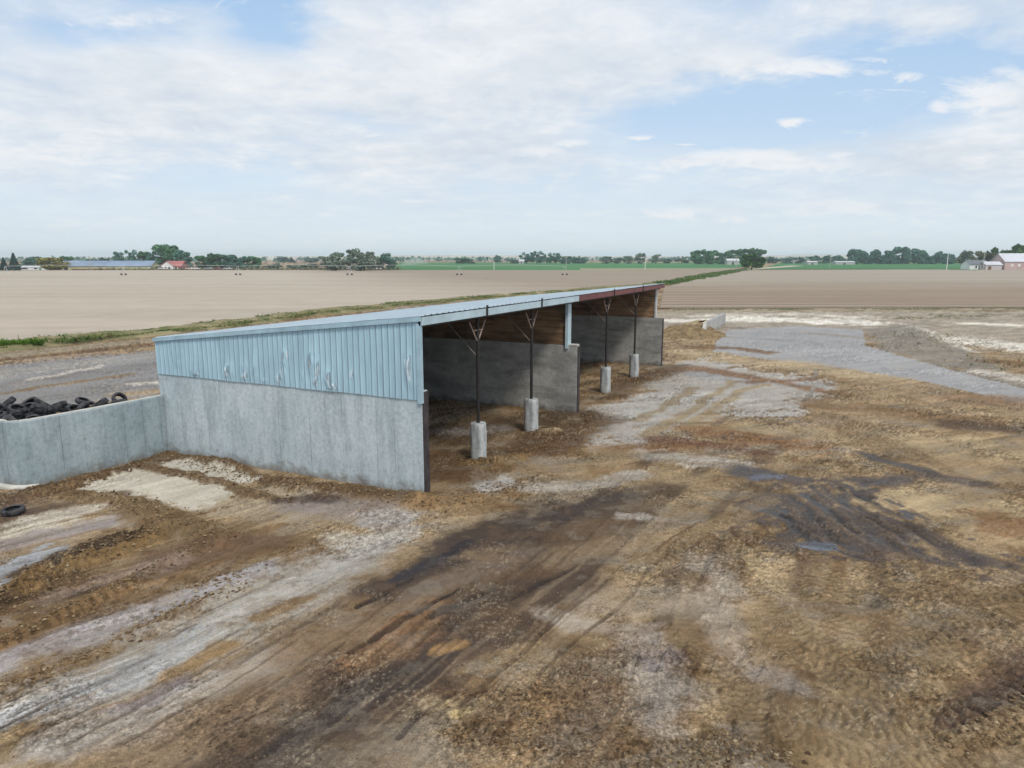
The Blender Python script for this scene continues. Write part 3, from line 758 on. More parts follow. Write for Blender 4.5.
def ground_mat():
    n = NT('yard_soil'); co = n.coord()
    c = n.attr('albedo', 'Color'); wet = n.attr('wet')
    dirty = n.math('SUBTRACT', 1.0, n.math('MULTIPLY', n.attr('clean'), 0.8))
    f1 = n.noise(co, 7.0, 6, 0.7); f2 = n.noise(co, 30.0, 4, 0.7)
    c = n.mix(n.math('MULTIPLY', dirty, 0.65), c, n.ramp(f1, [(0.34, 0.50), (0.5, 1.0), (0.66, 1.42)]), 'MULTIPLY')
    c = n.mix(n.math('MULTIPLY', dirty, 0.80), c, n.ramp(f2, [(0.37, 0.45), (0.5, 1.0), (0.63, 1.5)]), 'MULTIPLY')
    f3 = n.noise(co, 85.0, 3, 0.6)
    c = n.mix(n.math('MULTIPLY', dirty, 0.5), c, n.ramp(f3, [(0.34, 0.45), (0.5, 1.0), (0.66, 1.5)]), 'MULTIPLY')
    vor = n.node('ShaderNodeTexVoronoi'); n.link(co, vor.inputs['Vector']); vor.inputs['Scale'].default_value = 17.0
    bits = n.math('LESS_THAN', vor.outputs['Distance'], 0.16)
    gate = n.ramp(n.noise(co, 1.1, 3, 0.6), [(0.48, 0.0), (0.62, 0.75)])
    c = n.mix(n.math('MULTIPLY', n.math('MULTIPLY', bits, dirty), gate), c, (0.46, 0.39, 0.27))
    rough = n.math('MAXIMUM', n.math('SUBTRACT', 0.93, n.math('MULTIPLY', wet, 0.70)), 0.04)
    hh = n.math('ADD', n.math('MULTIPLY', f1, 1.0), n.math('MULTIPLY', f2, 0.45))
    b = n.bump(hh, 0.7, 0.06)
    n.inp(b.inputs['Strength'], n.math('MULTIPLY', dirty, n.math('MAXIMUM', n.math('SUBTRACT', 0.55, n.math('MULTIPLY', wet, 0.45)), 0.0)))
    return n.out(c, rough, spec=n.math('ADD', 0.15, n.math('MULTIPLY', wet, 0.4)))


ground = mesh_np('ground', np.stack([X, Y, HGT + farbase], 1), faces, ground_mat(), attrs={'wet': np.clip(WET, 0, 1.3), 'clean': 1 - (1 - CLEAN) * (0.35 + 0.65 * tz)}, cols={'albedo': ALB})
tag(ground, kind='structure')

# bilinear lookup of the ground height for things that stand on it
def gh(x, y):
    a = math.atan2(x, y); ia = int(np.clip(np.searchsorted(angs, a), 0, na - 1))
    rad = y if abs(a) < R(41) else math.hypot(x, y) * math.cos(R(41))
    ir = int(np.clip(np.searchsorted(rr, rad), 0, nr - 1))
    return float(HGT[ir * na + ia])


# ------------------------------------------------------------------ fields
def field_mat(name, c1, c2, c3, ysc, amp):
    n = NT(name); co = n.coord('Object')
    a = n.noise(co, 1.0, 5, 0.65, 0.3, sc=(0.012, ysc, 1))
    b = n.noise(co, 1.0, 4, 0.6, 0.2, sc=(0.006, 0.018, 1))
    c = n.ramp(b, [(0.3, c1), (0.55, c2), (0.75, c3)])
    px_ = n.node('ShaderNodeSeparateXYZ'); n.link(co, px_.inputs[0])
    if ysc < 0.2:
        # moist browner soil towards the crop end of the bare field
        g0 = n.math('ADD', n.math('MULTIPLY_ADD', px_.outputs[0], 0.012, n.math('MULTIPLY_ADD', px_.outputs[1], 0.0055, -0.75)), n.math('MULTIPLY', n.noise(co, 1.0, 4, 0.6, sc=(0.004, 0.03, 1)), 0.7))
        c = n.mix(n.ramp(g0, [(0.0, 0.0), (0.75, 0.85)]), c, (0.285, 0.230, 0.180))
    else:
        g0 = n.math('ADD', n.math('MULTIPLY', px_.outputs[1], 0.0042), n.math('MULTIPLY', n.noise(co, 1.0, 3, 0.6, sc=(0.004, 0.02, 1)), 0.25))
        c = n.mix(n.ramp(g0, [(0.75, 0.0), (1.0, 0.9)]), c, (0.385, 0.335, 0.275))
    c = n.mix(amp, c, n.ramp(a, [(0.28, 0.50), (0.5, 1.0), (0.72, 1.40)]), 'MULTIPLY')
    d = n.noise(co, 1.0, 5, 0.7, 0.0, sc=(0.25, 0.25, 1))
    c = n.mix(0.35, c, n.ramp(d, [(0.3, 0.8), (0.7, 1.2)]), 'MULTIPLY')
    if ysc > 0.2:
        sy = n.node('ShaderNodeSeparateXYZ'); n.link(co, sy.inputs[0])
        ph = n.math('ADD', n.math('DIVIDE', sy.outputs[1], 5.6), n.math('MULTIPLY', n.noise(co, 1.0, 3, 0.5, sc=(0.01, 0.05, 1)), 2.0))
        w_ = n.math('SINE', n.math('MULTIPLY', ph, 2 * PI))
        g_ = n.ramp(n.noise(co, 1.0, 3, 0.5, sc=(0.008, 0.03, 1)), [(0.35, 0.25), (0.6, 1.0)])
        c = n.mix(g_, c, n.mix(1.0, c, n.ramp(n.math('MULTIPLY_ADD', w_, 0.5, 0.5), [(0.2, 0.74), (0.6, 1.06)]), 'MULTIPLY'))
    n.bump(n.noise(co, 1.6, 4), 0.4, 0.08)
    return n.out(c, 0.95, spec=0.1)


def sheet(name, outline, z, mat):
    bm = bmesh.new()
    f = bm.faces.new([bm.verts.new((x, y, z)) for x, y in outline])
    bmesh.ops.triangulate(bm, faces=[f]); bmesh.ops.recalc_face_normals(bm, faces=bm.faces)
    for fc in bm.faces:
        if fc.normal.z < 0: fc.normal_flip()
    me = bpy.data.meshes.new(name); bm.to_mesh(me); bm.free(); me.materials.append(mat)
    o = bpy.data.objects.new(name, me); COL.objects.link(o); tag(o, kind='structure')
    return o


FR = field_mat('furrowed_soil', (0.285, 0.22, 0.167), (0.32, 0.255, 0.193), (0.355, 0.285, 0.217), 0.55, 0.55)
FL = field_mat('smooth_soil', (0.42, 0.362, 0.295), (0.455, 0.395, 0.325), (0.355, 0.31, 0.265), 0.10, 0.22)
bank = [G(-250, 372), G(0, 345), G(200, 325), G(400, 303), G(530, 294), G(660, 284), G(700, 276.5), G(745, 267.8)]
sheet('ploughed_field', [G(660, 308.5), G(1250, 307.5), G(1500, 271), G(1250, 270), G(900, 269.5), G(745, 270.2), G(700, 279), G(664, 287.5)], 0.06, FR)
sheet('bare_field', bank + [G(640, 269.8), G(0, 270.6), G(-700, 271), G(-900, 300)], 0.12, FL)

n = NT('crop_green'); co = n.coord('Object')
cc = n.ramp(n.noise(co, 1.0, 4, 0.6, sc=(0.004, 0.02, 1)), [(0.3, (0.045, 0.150, 0.055)), (0.7, (0.085, 0.235, 0.085))])
cc = n.mix(0.5, cc, n.ramp(n.noise(co, 0.15, 4, 0.7), [(0.3, 0.65), (0.7, 1.25)]), 'MULTIPLY')
M['crop'] = n.out(cc, 0.9, spec=0.1)
sheet('green_field', [G(385, 270.2), G(590, 270.3), G(700, 269.6), G(745, 267.0), G(770, 263.0), G(400, 262.6)], 0.14, M['crop'])
sheet('green_field', [G(752, 269.6), G(930, 269.4), G(975, 270.3), G(1000, 268), G(1000, 263.2), G(780, 262.8), G(768, 267)], 0.14, M['crop'])
sheet('dirt_track', [G(738, 270.0), G(752, 269.9), G(805, 266.0), G(790, 265.8)], 0.19, simple('track_soil', (0.50, 0.44, 0.35), 0.95, 0.15, 0.1))
sheet('dry_pasture', [G(580, 270.6), G(735, 270.2), G(735, 268.4), G(580, 268.6)], 0.17, simple('dry_grass_soil', (0.28, 0.26, 0.17), 0.95, 0.25, 0.05))

# hills: a low pale bench along the horizon
def hill_ridge(name, D0, px0, px1, tops, mat, depth=500):
    pts = []; fs = []
    k = len(tops)
    cols = []
    for i, py in enumerate(tops):
        px = px0 + (px1 - px0) * i / (k - 1)
        t = W(px, py, D0)
        b = W(px, 262, D0 - depth * 0.5)
        pts += [(b.x, D0 - depth * 0.5, -3), (t.x * 0.98, D0 - depth * 0.2, t.z * 0.6), (t.x, D0, t.z), (t.x * 1.05, D0 + depth, -3)]
    for i in range(k - 1):
        for j in range(3):
            a = i * 4 + j
            fs.append((a, a + 4, a + 5, a + 1))
    mb = MB(); mb.add(pts, fs)
    o = mb.build(name, mat, smooth=True); tag(o, kind='structure')
    return o


HM = simple('bench_soil', (0.50, 0.45, 0.37), 1.0, 0.30, 0.02)
hr = np.random.default_rng(5)
base_t = 258.4 - 2.6 * np.convolve(hr.random(66), np.ones(7) / 7, 'valid') - 2.2 * np.array([math.exp(-((i / 59 * 2400 - 700 - 470) / 150) ** 2) + 0.8 * math.exp(-((i / 59 * 2400 - 700 - 800) / 90) ** 2) for i in range(60)])
hill_ridge('hills', 2900, -700, 1700, [float(t) for t in base_t], HM, 900)
hill_ridge('hills', 5200, -700, 1700, [float(259.0 - 3.2 * math.exp(-((x - 455) / 130) ** 2) - 4.6 * math.exp(-((x - 815) / 75) ** 2) - 2.5 * math.exp(-((x - 660) / 60) ** 2) - 0.8 * hr.random()) for x in np.linspace(-700, 1700, 120)], simple('far_hill_soil', (0.42, 0.42, 0.42), 1.0, 0.15, 0.005), 1500)

# ------------------------------------------------------------------ the shed
shed = empty('open_front_shed', loc2w(0, 0, 0), ROTZ)
tag(shed, 'long open fronted storage shed with blue grey metal roof over concrete bay walls', 'shed')
DEP = 10.3; LEN = 26.4; CH = 2.95
Z_F = 4.96; SLOPE = 0.104


def roofz(y): return Z_F - SLOPE * y


def wall_slab(name, x0, x1, y0, y1, z1, mat, parent, nx=2):
    mb = MB(); mb.box((x0, y0, -0.4), (x1, y1, z1))
    o = mb.build(name, mat, parent, bevel=0.018)
    return o


wall_slab('concrete_wall', 0.0, 0.28, -0.02, DEP + 0.13, CH, M['wall'], shed)
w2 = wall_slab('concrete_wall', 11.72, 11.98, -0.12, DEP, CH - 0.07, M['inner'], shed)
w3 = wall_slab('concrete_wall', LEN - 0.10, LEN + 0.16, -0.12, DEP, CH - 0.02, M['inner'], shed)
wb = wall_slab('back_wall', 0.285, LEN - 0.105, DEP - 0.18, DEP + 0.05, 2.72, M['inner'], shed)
for x0, x1, y, z in ((0.005, 0.275, -0.02, CH), (11.725, 11.975, -0.12, CH - 0.07), (LEN - 0.095, LEN + 0.155, -0.12, CH - 0.02)):
    mb = MB(); mb.box((x0, y - 0.035, -0.1), (x1, y - 0.003, z - 0.03)); mb.build('muddy_end_plate', M['mudface'], shed, bevel=0.01)


def ribbed(length, height_fn, z0_fn, pitch, depth, nz, dents=(), tears=(), phase=0.0, res=10):
    """vertical ribbed sheet in a local plane: s along, t up; returns arrays s, t, out offset, bare"""
    ns = int(length / pitch * res) + 1
    s = np.linspace(0, length, ns); q = np.linspace(0, 1, nz)
    S, Q = np.meshgrid(s, q, indexing='ij')
    lo = z0_fn(S); hi = height_fn(S); T = lo + (hi - lo) * Q
    ph = np.mod(S / pitch + phase, 1.0)
    rib = np.clip((0.5 - np.abs(ph - 0.5)) / 0.12 - 0.2, 0, 1)      # flat pan with a raised narrow rib at ph = 0
    rib = 1 - rib
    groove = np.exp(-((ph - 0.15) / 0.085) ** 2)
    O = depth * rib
    # weak oil-canning of the pans
    O = O + 0.006 * vn(S * 1.3, T * 0.8, 3) + 0.003 * vn(S * 4.1, T * 2.2, 5)
    B = np.zeros_like(O)
    for (a, b, ra, rb, dp) in dents:
        g = np.exp(-(((S - a) / ra) ** 2 + ((T - b) / rb) ** 2))
        O = O + dp * g * (1 + 0.5 * vn(S * 9, T * 5, 2))
    for (a, b, ra, rb, kk) in tears:
        g = ((S - a + 0.05 * vn(T * 3.0, S * 2, 1)) / ra) ** 2 + ((T - b) / rb) ** 2 + 0.9 * vn(S * 11, T * 4, 4)
        B = np.maximum(B, kk * sstep(1.15, 0.85, g))
        gd = ((S - a + ra) / (ra * 0.9)) ** 2 + ((T - b - rb * 0.35) / (rb * 0.8 + 0.03)) ** 2 + 0.5 * vn(S * 14, T * 9, 6)
        groove = np.maximum(groove, 0.75 * sstep(1.1, 0.5, gd))
        O = O + 0.02 * np.exp(-((S - a) / (ra * 2.5)) ** 2 - ((T - b) / (rb * 1.2)) ** 2)
    return S, T, O, B, groove


def ribbed_obj(name, mat, parent, mapfn, S, T, O, B, Gv):
    P = mapfn(S, T, O)
    a, b = S.shape
    idx = np.arange(a * b).reshape(a, b)
    fc = np.stack([idx[:-1, :-1].ravel(), idx[1:, :-1].ravel(), idx[1:, 1:].ravel(), idx[:-1, 1:].ravel()], 1)
    return mesh_np(name, np.stack([c.ravel() for c in P], 1), fc, mat, parent, smooth=False, attrs={'bare': B.ravel(), 'groove': Gv.ravel()})


dents = [(3.72, 3.55, 0.16, 0.35, 0.05), (4.80, 3.40, 0.12, 0.5, 0.05), (6.4, 3.1, 0.2, 0.3, 0.045), (7.2, 3.25, 0.10, 0.35, 0.045), (5.95, 3.2, 0.12, 0.5, 0.05),
         (3.15, 3.0, 0.2, 0.3, 0.045), (0.3, 3.5, 0.12, 0.4, 0.045), (8.6, 3.0, 0.25, 0.25, 0.045), (4.1, 3.05, 0.10, 0.35, 0.045), (7.0, 3.0, 0.15, 0.25, 0.045), (9.4, 3.3, 0.3, 0.5, 0.02)]
tears = []
tj = np.random.default_rng(8)
for (a, b, hh, kk, cnt) in [(3.70, 3.28, 0.36, 1.0, 4), (3.60, 2.90, 0.10, 1.0, 2), (4.80, 3.62, 0.20, 0.9, 2), (4.90, 3.0, 0.24, 0.9, 3), (3.16, 3.06, 0.24, 0.9, 3), (2.86, 2.83, 0.07, 1.0, 3),
                         (0.27, 3.5, 0.30, 0.9, 3), (6.90, 3.0, 0.18, 0.9, 2), (6.40, 2.90, 0.12, 0.8, 2), (8.5, 2.84, 0.08, 0.8, 2), (7.2, 2.9, 0.10, 0.7, 1), (5.6, 2.86, 0.08, 0.7, 1), (2.2, 3.3, 0.10, 0.6, 1)]:
    for q in range(cnt):
        tears.append((a + tj.normal(0, 0.09), b + tj.normal(0, hh * 0.35), tj.uniform(0.025, 0.055), hh * tj.uniform(0.5, 1.0), kk))
S_, T_, O_, B_, G_ = ribbed(DEP + 0.09, lambda s: roofz(s) - 0.07, lambda s: 2.70 + 0 * s - 0.006 * np.sin(s * 2.0), 0.20, 0.022, 46, dents, tears, 0.2, 12)
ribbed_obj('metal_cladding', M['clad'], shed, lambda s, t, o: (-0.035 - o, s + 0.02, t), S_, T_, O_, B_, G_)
# backing girts behind the end cladding
mb = MB(); mb.box((0.02, 0.1, CH + 0.003), (0.14, DEP + 0.1, CH + 0.14)); mb.box((0.02, 0.1, 3.72), (0.10, DEP - 2.2, 3.82)); mb.build('girt', M['purlin'], shed)
# back cladding above the back wall
S_, T_, O_, B_, G_ = ribbed(LEN - 0.2, lambda s: 0 * s + roofz(DEP + 0.25) - 0.03, lambda s: 2.55 + 0 * s, 0.229, 0.022, 3, (), (), 0.0, 6)
ribbed_obj('metal_cladding', M['clad'], shed, lambda s, t, o: (s + 0.1, DEP + 0.075 + o, t), S_, T_, O_, B_, G_)

# roof sheet: ribs run down the slope
S_, T_, O_, B_, G_ = ribbed(LEN + 0.35, lambda s: 0 * s + DEP + 0.13, lambda s: 0 * s - 0.12, 0.3048, 0.028, 40, (), (), 0.3, 10)
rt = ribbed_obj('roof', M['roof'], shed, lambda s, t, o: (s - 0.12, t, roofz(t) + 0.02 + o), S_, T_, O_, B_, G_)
# underside sheet closes the roof
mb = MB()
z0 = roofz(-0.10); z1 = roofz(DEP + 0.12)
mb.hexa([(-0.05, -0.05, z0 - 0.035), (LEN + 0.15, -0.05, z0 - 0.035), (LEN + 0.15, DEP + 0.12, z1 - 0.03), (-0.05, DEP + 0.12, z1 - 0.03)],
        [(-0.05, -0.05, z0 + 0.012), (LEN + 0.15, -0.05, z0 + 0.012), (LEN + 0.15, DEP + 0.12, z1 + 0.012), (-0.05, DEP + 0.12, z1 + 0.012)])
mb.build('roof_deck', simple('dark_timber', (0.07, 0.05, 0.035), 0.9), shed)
# fascia, blue over the near bay and red over the far one
for x0, x1, m in ((-0.04, 11.84, M['trim']), (11.86, LEN + 0.18, M['redtrim'])):
    mb = MB(); mb.box((x0, -0.115, z0 - 0.235), (x1, -0.055, z0 - 0.012)); f = mb.build('fascia', m, shed, bevel=0.008)
    tag(f, 'light blue fascia' if x0 < 0 else 'dark red fascia')
# rake trim along the near end
mb = MB()
mb.hexa([(-0.115, -0.10, roofz(-0.1) - 0.12), (-0.070, -0.10, roofz(-0.1) - 0.12), (-0.070, DEP + 0.12, z1 - 0.10), (-0.115, DEP + 0.12, z1 - 0.10)],
        [(-0.115, -0.10, roofz(-0.1) + 0.015), (-0.070, -0.10, roofz(-0.1) + 0.015), (-0.070, DEP + 0.12, z1 + 0.02), (-0.115, DEP + 0.12, z1 + 0.02)])
mb.build('rake_trim', M['claddark'], shed, bevel=0.006)
# corner trims
mb = MB(); mb.box((-0.085, -0.06, 2.62), (0.03, -0.022, z0 - 0.24)); mb.box((-0.085, -0.019, 2.62), (-0.066, 0.07, roofz(0.2) - 0.16)); mb.build('corner_trim', M['claddark'], shed)
mb = MB(); mb.box((11.62, 0.28, CH - 0.2), (11.715, 0.40, roofz(0.3) - 0.08)); mb.box((11.72, 0.28, CH - 0.06), (12.0, 0.40, roofz(0.3) - 0.08)); ct = mb.build('corner_trim', M['trim'], shed)
mb = MB(); mb.box((LEN - 0.10, 0.30, CH), (LEN + 0.16, 0.385, roofz(0.3) - 0.08)); mb.build('corner_trim', M['paletrim'], shed)
mb = MB(); mb.box((11.70, -0.10, CH - 0.066), (12.0, 0.42, CH - 0.02)); mb.build('wall_cap', M['cap'], shed)
# board panels above the dividing walls
for x0, x1, yy in ((11.76, 11.94, 0.405), (LEN - 0.06, LEN + 0.12, 0.39)):
    mb = MB()
    zb = CH - 0.06 if x0 < 20 else CH - 0.01
    mb.hexa([(x0, yy, zb), (x1, yy, zb), (x1, DEP - 0.20, zb), (x0, DEP - 0.20, zb)],
            [(x0, yy, roofz(yy) - 0.05), (x1, yy, roofz(yy) - 0.05), (x1, DEP - 0.20, roofz(DEP) - 0.05), (x0, DEP - 0.20, roofz(DEP) - 0.05)])
    mb.build('board_panel', M['wood'], shed)
# purlins under the roof, along the length
mb = MB()
for yy in np.arange(1.2, DEP, 1.3):
    mb.box((0.15, yy - 0.03, roofz(yy) - 0.20), (11.7, yy + 0.03, roofz(yy) - 0.045)); mb.box((12.0, yy - 0.03, roofz(yy) - 0.20), (LEN - 0.15, yy + 0.03, roofz(yy) - 0.045))
mb.build('purlin', M['purlin'], shed)
mb = MB(); mb.box((0.15, 0.06, 4.66), (11.70, 0.18, 4.80)); mb.box((12.0, 0.06, 4.66), (LEN - 0.12, 0.18, 4.80)); mb.build('front_beam', M['steel'], shed)


def pier_mesh(seed, h=1.27, r=0.255):
    rg = np.random.default_rng(seed)
    nth, nz = 28, 14
    th = np.linspace(0, 2 * PI, nth, endpoint=False); zz = np.concatenate([np.linspace(-0.3, h, nz), [h + 0.012]])
    TT, ZZ = np.meshgrid(th, zz, indexing='xy')
    rad = r * (1.05 - 0.05 * ZZ / h) + 0.014 * vn(np.cos(TT) * 2 + seed, ZZ * 3 + np.sin(TT) * 2, 2) + 0.006 * vn(TT * 6, ZZ * 9, 4)
    rad[-1] *= 0.93; rad[-2] *= 0.985
    verts = np.stack([(rad * np.cos(TT)).ravel(), (rad * np.sin(TT)).ravel(), ZZ.ravel()], 1)
    verts = np.concatenate([verts, [[0, 0, h + 0.014]]])
    k = len(zz); idx = np.arange(k * nth).reshape(k, nth)
    fs = [(idx[i, j], idx[i, (j + 1) % nth], idx[i + 1, (j + 1) % nth], idx[i + 1, j]) for i in range(k - 1) for j in range(nth)]
    mb = MB(); mb.add(verts.tolist(), fs + [(idx[-1, j], idx[-1, (j + 1) % nth], k * nth) for j in range(nth)])
    return mb


for i, (px, py) in enumerate([(3.62, 0.22), (7.92, 0.28), (16.62, 0.22), (21.72, 0.25)]):
    mb = MB(); mb.tube([(px, py, 1.2), (px, py, 4.64)], 0.052, 12)
    post = mb.build('post', M['steel'], shed, smooth=False)
    pr_ = pier_mesh(i + 3).build('pier', M['pier'], post, smooth=True); pr_.location = (px, py, 0)
    top = 4.55
    for sg in (-1, 1):
        mb = MB(); mb.tube([(px + sg * 0.05, py, 3.95), (px + sg * 0.52, py, top)], 0.026, 6); mb.build('brace', M['brace'], post)
    mb = MB(); mb.tube([(px - 0.24, py, 4.27), (px + 0.24, py, 4.27)], 0.018, 6); mb.build('brace_tie', M['brace'], post)
    mb = MB(); mb.tube([(px, py + 0.05, 3.45), (px, py + 1.15, 4.5)], 0.022, 6); mb.build('knee_brace', M['kbrace'], post)
    mb = MB(); mb.box((px - 0.05, -0.14, 4.74), (px + 0.05, -0.118, 5.06)); mb.build('strap', M['steel'], post)

# ------------------------------------------------------------------ low bunker wall
bw = empty('bunker_wall', loc2w(0, 0, 0), ROTZ)
tag(bw, 'low pale blue grey concrete wall with rounded end joining the shed at left', 'wall')
path = [(-0.03, 10.36), (-1.2, 10.40), (-2.5, 10.46), (-3.6, 10.54), (-4.12, 10.60), (-4.36, 10.70), (-4.49, 10.90), (-4.54, 11.3), (-4.55, 12.2)]
pts = [Vector((a, b, 0)) for a, b in path]
secs = []
hw = 0.11; H1 = 1.96
for i, p in enumerate(pts):
    d = (pts[min(i + 1, len(pts) - 1)] - pts[max(i - 1, 0)]).normalized(); nn = Vector((-d.y, d.x, 0))
    z = H1 - 0.0 * i
    ring = []
    for o, h in ((-hw, -0.4), (-hw, z - 0.03), (-hw + 0.03, z), (hw - 0.03, z), (hw, z - 0.03), (hw, -0.4)):
        ring.append(p + nn * o + Vector((0, 0, h)))
    secs.append(ring)
mb = MB(); k = len(secs[0])
mb.add([q for r in secs for q in r], [(i * k + j, (i + 1) * k + j, (i + 1) * k + (j + 1) % k, i * k + (j + 1) % k) for i in range(len(secs) - 1) for j in range(k)] + [tuple(range(k)), tuple((len(secs) - 1) * k + j for j in range(k - 1, -1, -1))])
mb.build('wall_body', M['bunker'], bw)
mb = MB()
for i in range(len(pts) - 1):
    d = (pts[i + 1] - pts[i]).normalized(); nn = Vector((-d.y, d.x, 0)) * (hw - 0.028)
    a, b = pts[i], pts[i + 1]
    mb.hexa([a - nn + Vector((0, 0, H1 + 0.003)), b - nn + Vector((0, 0, H1 + 0.003)), b + nn + Vector((0, 0, H1 + 0.003)), a + nn + Vector((0, 0, H1 + 0.003))],
            [a - nn + Vector((0, 0, H1 + 0.012)), b - nn + Vector((0, 0, H1 + 0.012)), b + nn + Vector((0, 0, H1 + 0.012)), a + nn + Vector((0, 0, H1 + 0.012))])
mb.build('wall_cap', M['cap'], bw)
# rounded footing that flares out at the free end
mb = MB()
rings = []
for i in range(4, len(pts)):
    p = pts[i]; d = (pts[min(i + 1, len(pts) - 1)] - pts[i - 1]).normalized(); nn = Vector((-d.y, d.x, 0))
    fl = min(1.0, (i - 3.5) / 2.0)
    sgn = 1.0 if nn.dot(Vector((-1, -1, 0))) > 0 else -1.0
    rings.append([p + nn * sgn * (hw - 0.05) + Vector((0, 0, -0.3)), p + nn * sgn * (hw + 0.12 * fl) + Vector((0, 0, -0.3)), p + nn * sgn * (hw + 0.12 * fl) + Vector((0, 0, 0.05)),
                  p + nn * sgn * (hw + 0.07 * fl) + Vector((0, 0, 0.055)), p + nn * sgn * (hw + 0.01) + Vector((0, 0, 0.06 + 0.05 * fl)), p + nn * sgn * (hw - 0.05) + Vector((0, 0, 0.06 + 0.05 * fl))])
k = 6
mb.add([q for r in rings for q in r], [(i * k + j, (i + 1) * k + j, (i + 1) * k + (j + 1) % k, i * k + (j + 1) % k) for i in range(len(rings) - 1) for j in range(k)] + [tuple(range(k)), tuple((len(rings) - 1) * k + j for j in range(k - 1, -1, -1))])
mb.build('footing', M['cap'], bw, smooth=False)

# ------------------------------------------------------------------ tyres on the sheeted heap
def tyre_mb(Rr=0.33, w=0.21):
    prof = []
    for a in np.linspace(0, 2 * PI, 14, endpoint=False):
        cx, cy = math.cos(a), math.sin(a)
        rr_ = 0.255 + 0.078 * (abs(cx) ** 0.75) * (1 if cx > 0 else -1); zz_ = w * 0.5 * (abs(cy) ** 0.7) * (1 if cy > 0 else -1)
        prof.append((rr_, zz_))
    nseg = 30; vs = []; fs = []; m = len(prof)
    for k in range(nseg):
        t = 2 * PI * k / nseg
        for (r_, z_) in prof:
            lug = 0.008 if (k % 2 == 0 and r_ > 0.31) else 0.0
            vs.append(((r_ - lug) * math.cos(t), (r_ - lug) * math.sin(t), z_))
    # open the inner side into a hollow: pull the innermost ring outwards between the beads
    for k in range(nseg):
        for j in range(m):
            r_, z_ = prof[j]
            if r_ < 0.19 and abs(z_) < w * 0.3:
                t = 2 * PI * k / nseg
                vs[k * m + j] = (0.285 * math.cos(t), 0.285 * math.sin(t), z_ * 0.8)
    for k in range(nseg):
        for j in range(m):
            fs.append((k * m + j, ((k + 1) % nseg) * m + j, ((k + 1) % nseg) * m + (j + 1) % m, k * m + (j + 1) % m))
    mb = MB(); mb.add(vs, fs)
    return mb


proto = tyre_mb().build('tyre', M['rubber'], smooth=True)
tlab = 'black worn tyre lying in the heap behind the low concrete wall'
first = True
rt_ = random.Random(21)
spots = []
for a in np.arange(-4.2, -0.75, 0.38):
    for b in np.arange(10.98, 13.9, 0.40):
        if b > 12.3 and a > -2.0: continue
        if b < 11.2 and (-3.55 < a < -2.85 or -2.2 < a < -1.6): continue
        spots.append((a + rt_.uniform(-.12, .12), b + rt_.uniform(-.10, .10), 0))
for a in np.arange(-4.15, -1.9, 0.5):
    for b in np.arange(11.3, 13.4, 0.65):
        spots.append((a + rt_.uniform(-.2, .2), b + rt_.uniform(-.2, .2), 1))
for (a, b, lv) in spots:
    o = proto if first else proto.copy()
    if not first: COL.objects.link(o)
    first = False
    p = loc2w(a, b); base = 1.45 * math.exp(-(((a + 4.2) / 2.9) ** 4)) * max(0, 1 - ((b - 12.6) / 2.6) ** 4)
    tilt = rt_.choice([0.15, 0.3, 0.45, 0.6, 0.9]) if lv == 0 else rt_.choice([0.2, 0.4, 0.7])
    s = rt_.uniform(0.56, 0.84)
    z = base + 0.20 + 0.24 * math.sin(tilt) + lv * 0.26
    if b < 11.6: z = max(z, 1.74 + 0.18 * math.sin(tilt) + lv * 0.26)
    o.location = (p.x, p.y, z); o.scale = (s, s, s * rt_.uniform(0.85, 1.15))
    o.rotation_euler = (tilt * rt_.choice([-1, 1]), 0.2 * rt_.uniform(-1, 1), rt_.uniform(0, 6.28))
    tag(o, tlab, 'tyre', 'tyres heaped behind the low wall')
lt = proto.copy(); COL.objects.link(lt)
p = G(13.5, 513.5); lt.location = (p[0], p[1], 0.08); lt.rotation_euler = (0.06, -0.05, 0.4); lt.scale = (0.82, 0.82, 0.7)
tag(lt, 'single black tyre lying flat on the mud near the end of the low wall', 'tyre')
if 'group' in lt: del lt['group']

# white plastic sheet over the heap
nx_, ny_ = 60, 40
aa = np.linspace(-4.4, -0.9, nx_); bb = np.linspace(10.66, 15.0, ny_)
A2, B2 = np.meshgrid(aa, bb, indexing='ij')
mz = 1.45 * np.exp(-(((A2 + 4.2) / 2.9) ** 4)) * np.clip(1 - ((B2 - 12.6) / 2.6) ** 4, 0, 1)
mz = np.maximum(mz, 1.45 * np.exp(-(((A2 + 4.2) / 2.9) ** 4)) * (B2 < 12.6))
mz = mz + 0.05 * fbm(A2 * 1.3, B2 * 1.3, 3, 2) + 0.10
mz = np.maximum(mz, 0.55 * (B2 < 11.6) * 1.0 + 0.1) + 0.36 * np.exp(-((B2 - 10.7) / 0.45) ** 2)
PW = np.stack([P0[0] + A2 * U[0] + B2 * V[0], P0[1] + A2 * U[1] + B2 * V[1], mz], -1).reshape(-1, 3)
idx = np.arange(nx_ * ny_).reshape(nx_, ny_)
fc = np.stack([idx[:-1, :-1].ravel(), idx[1:, :-1].ravel(), idx[1:, 1:].ravel(), idx[:-1, 1:].ravel()], 1)
tp = mesh_np('plastic_sheet', PW, fc, M['tarp'])
tag(tp, 'crumpled white plastic sheet showing under the tyre heap behind the low wall', 'sheet')

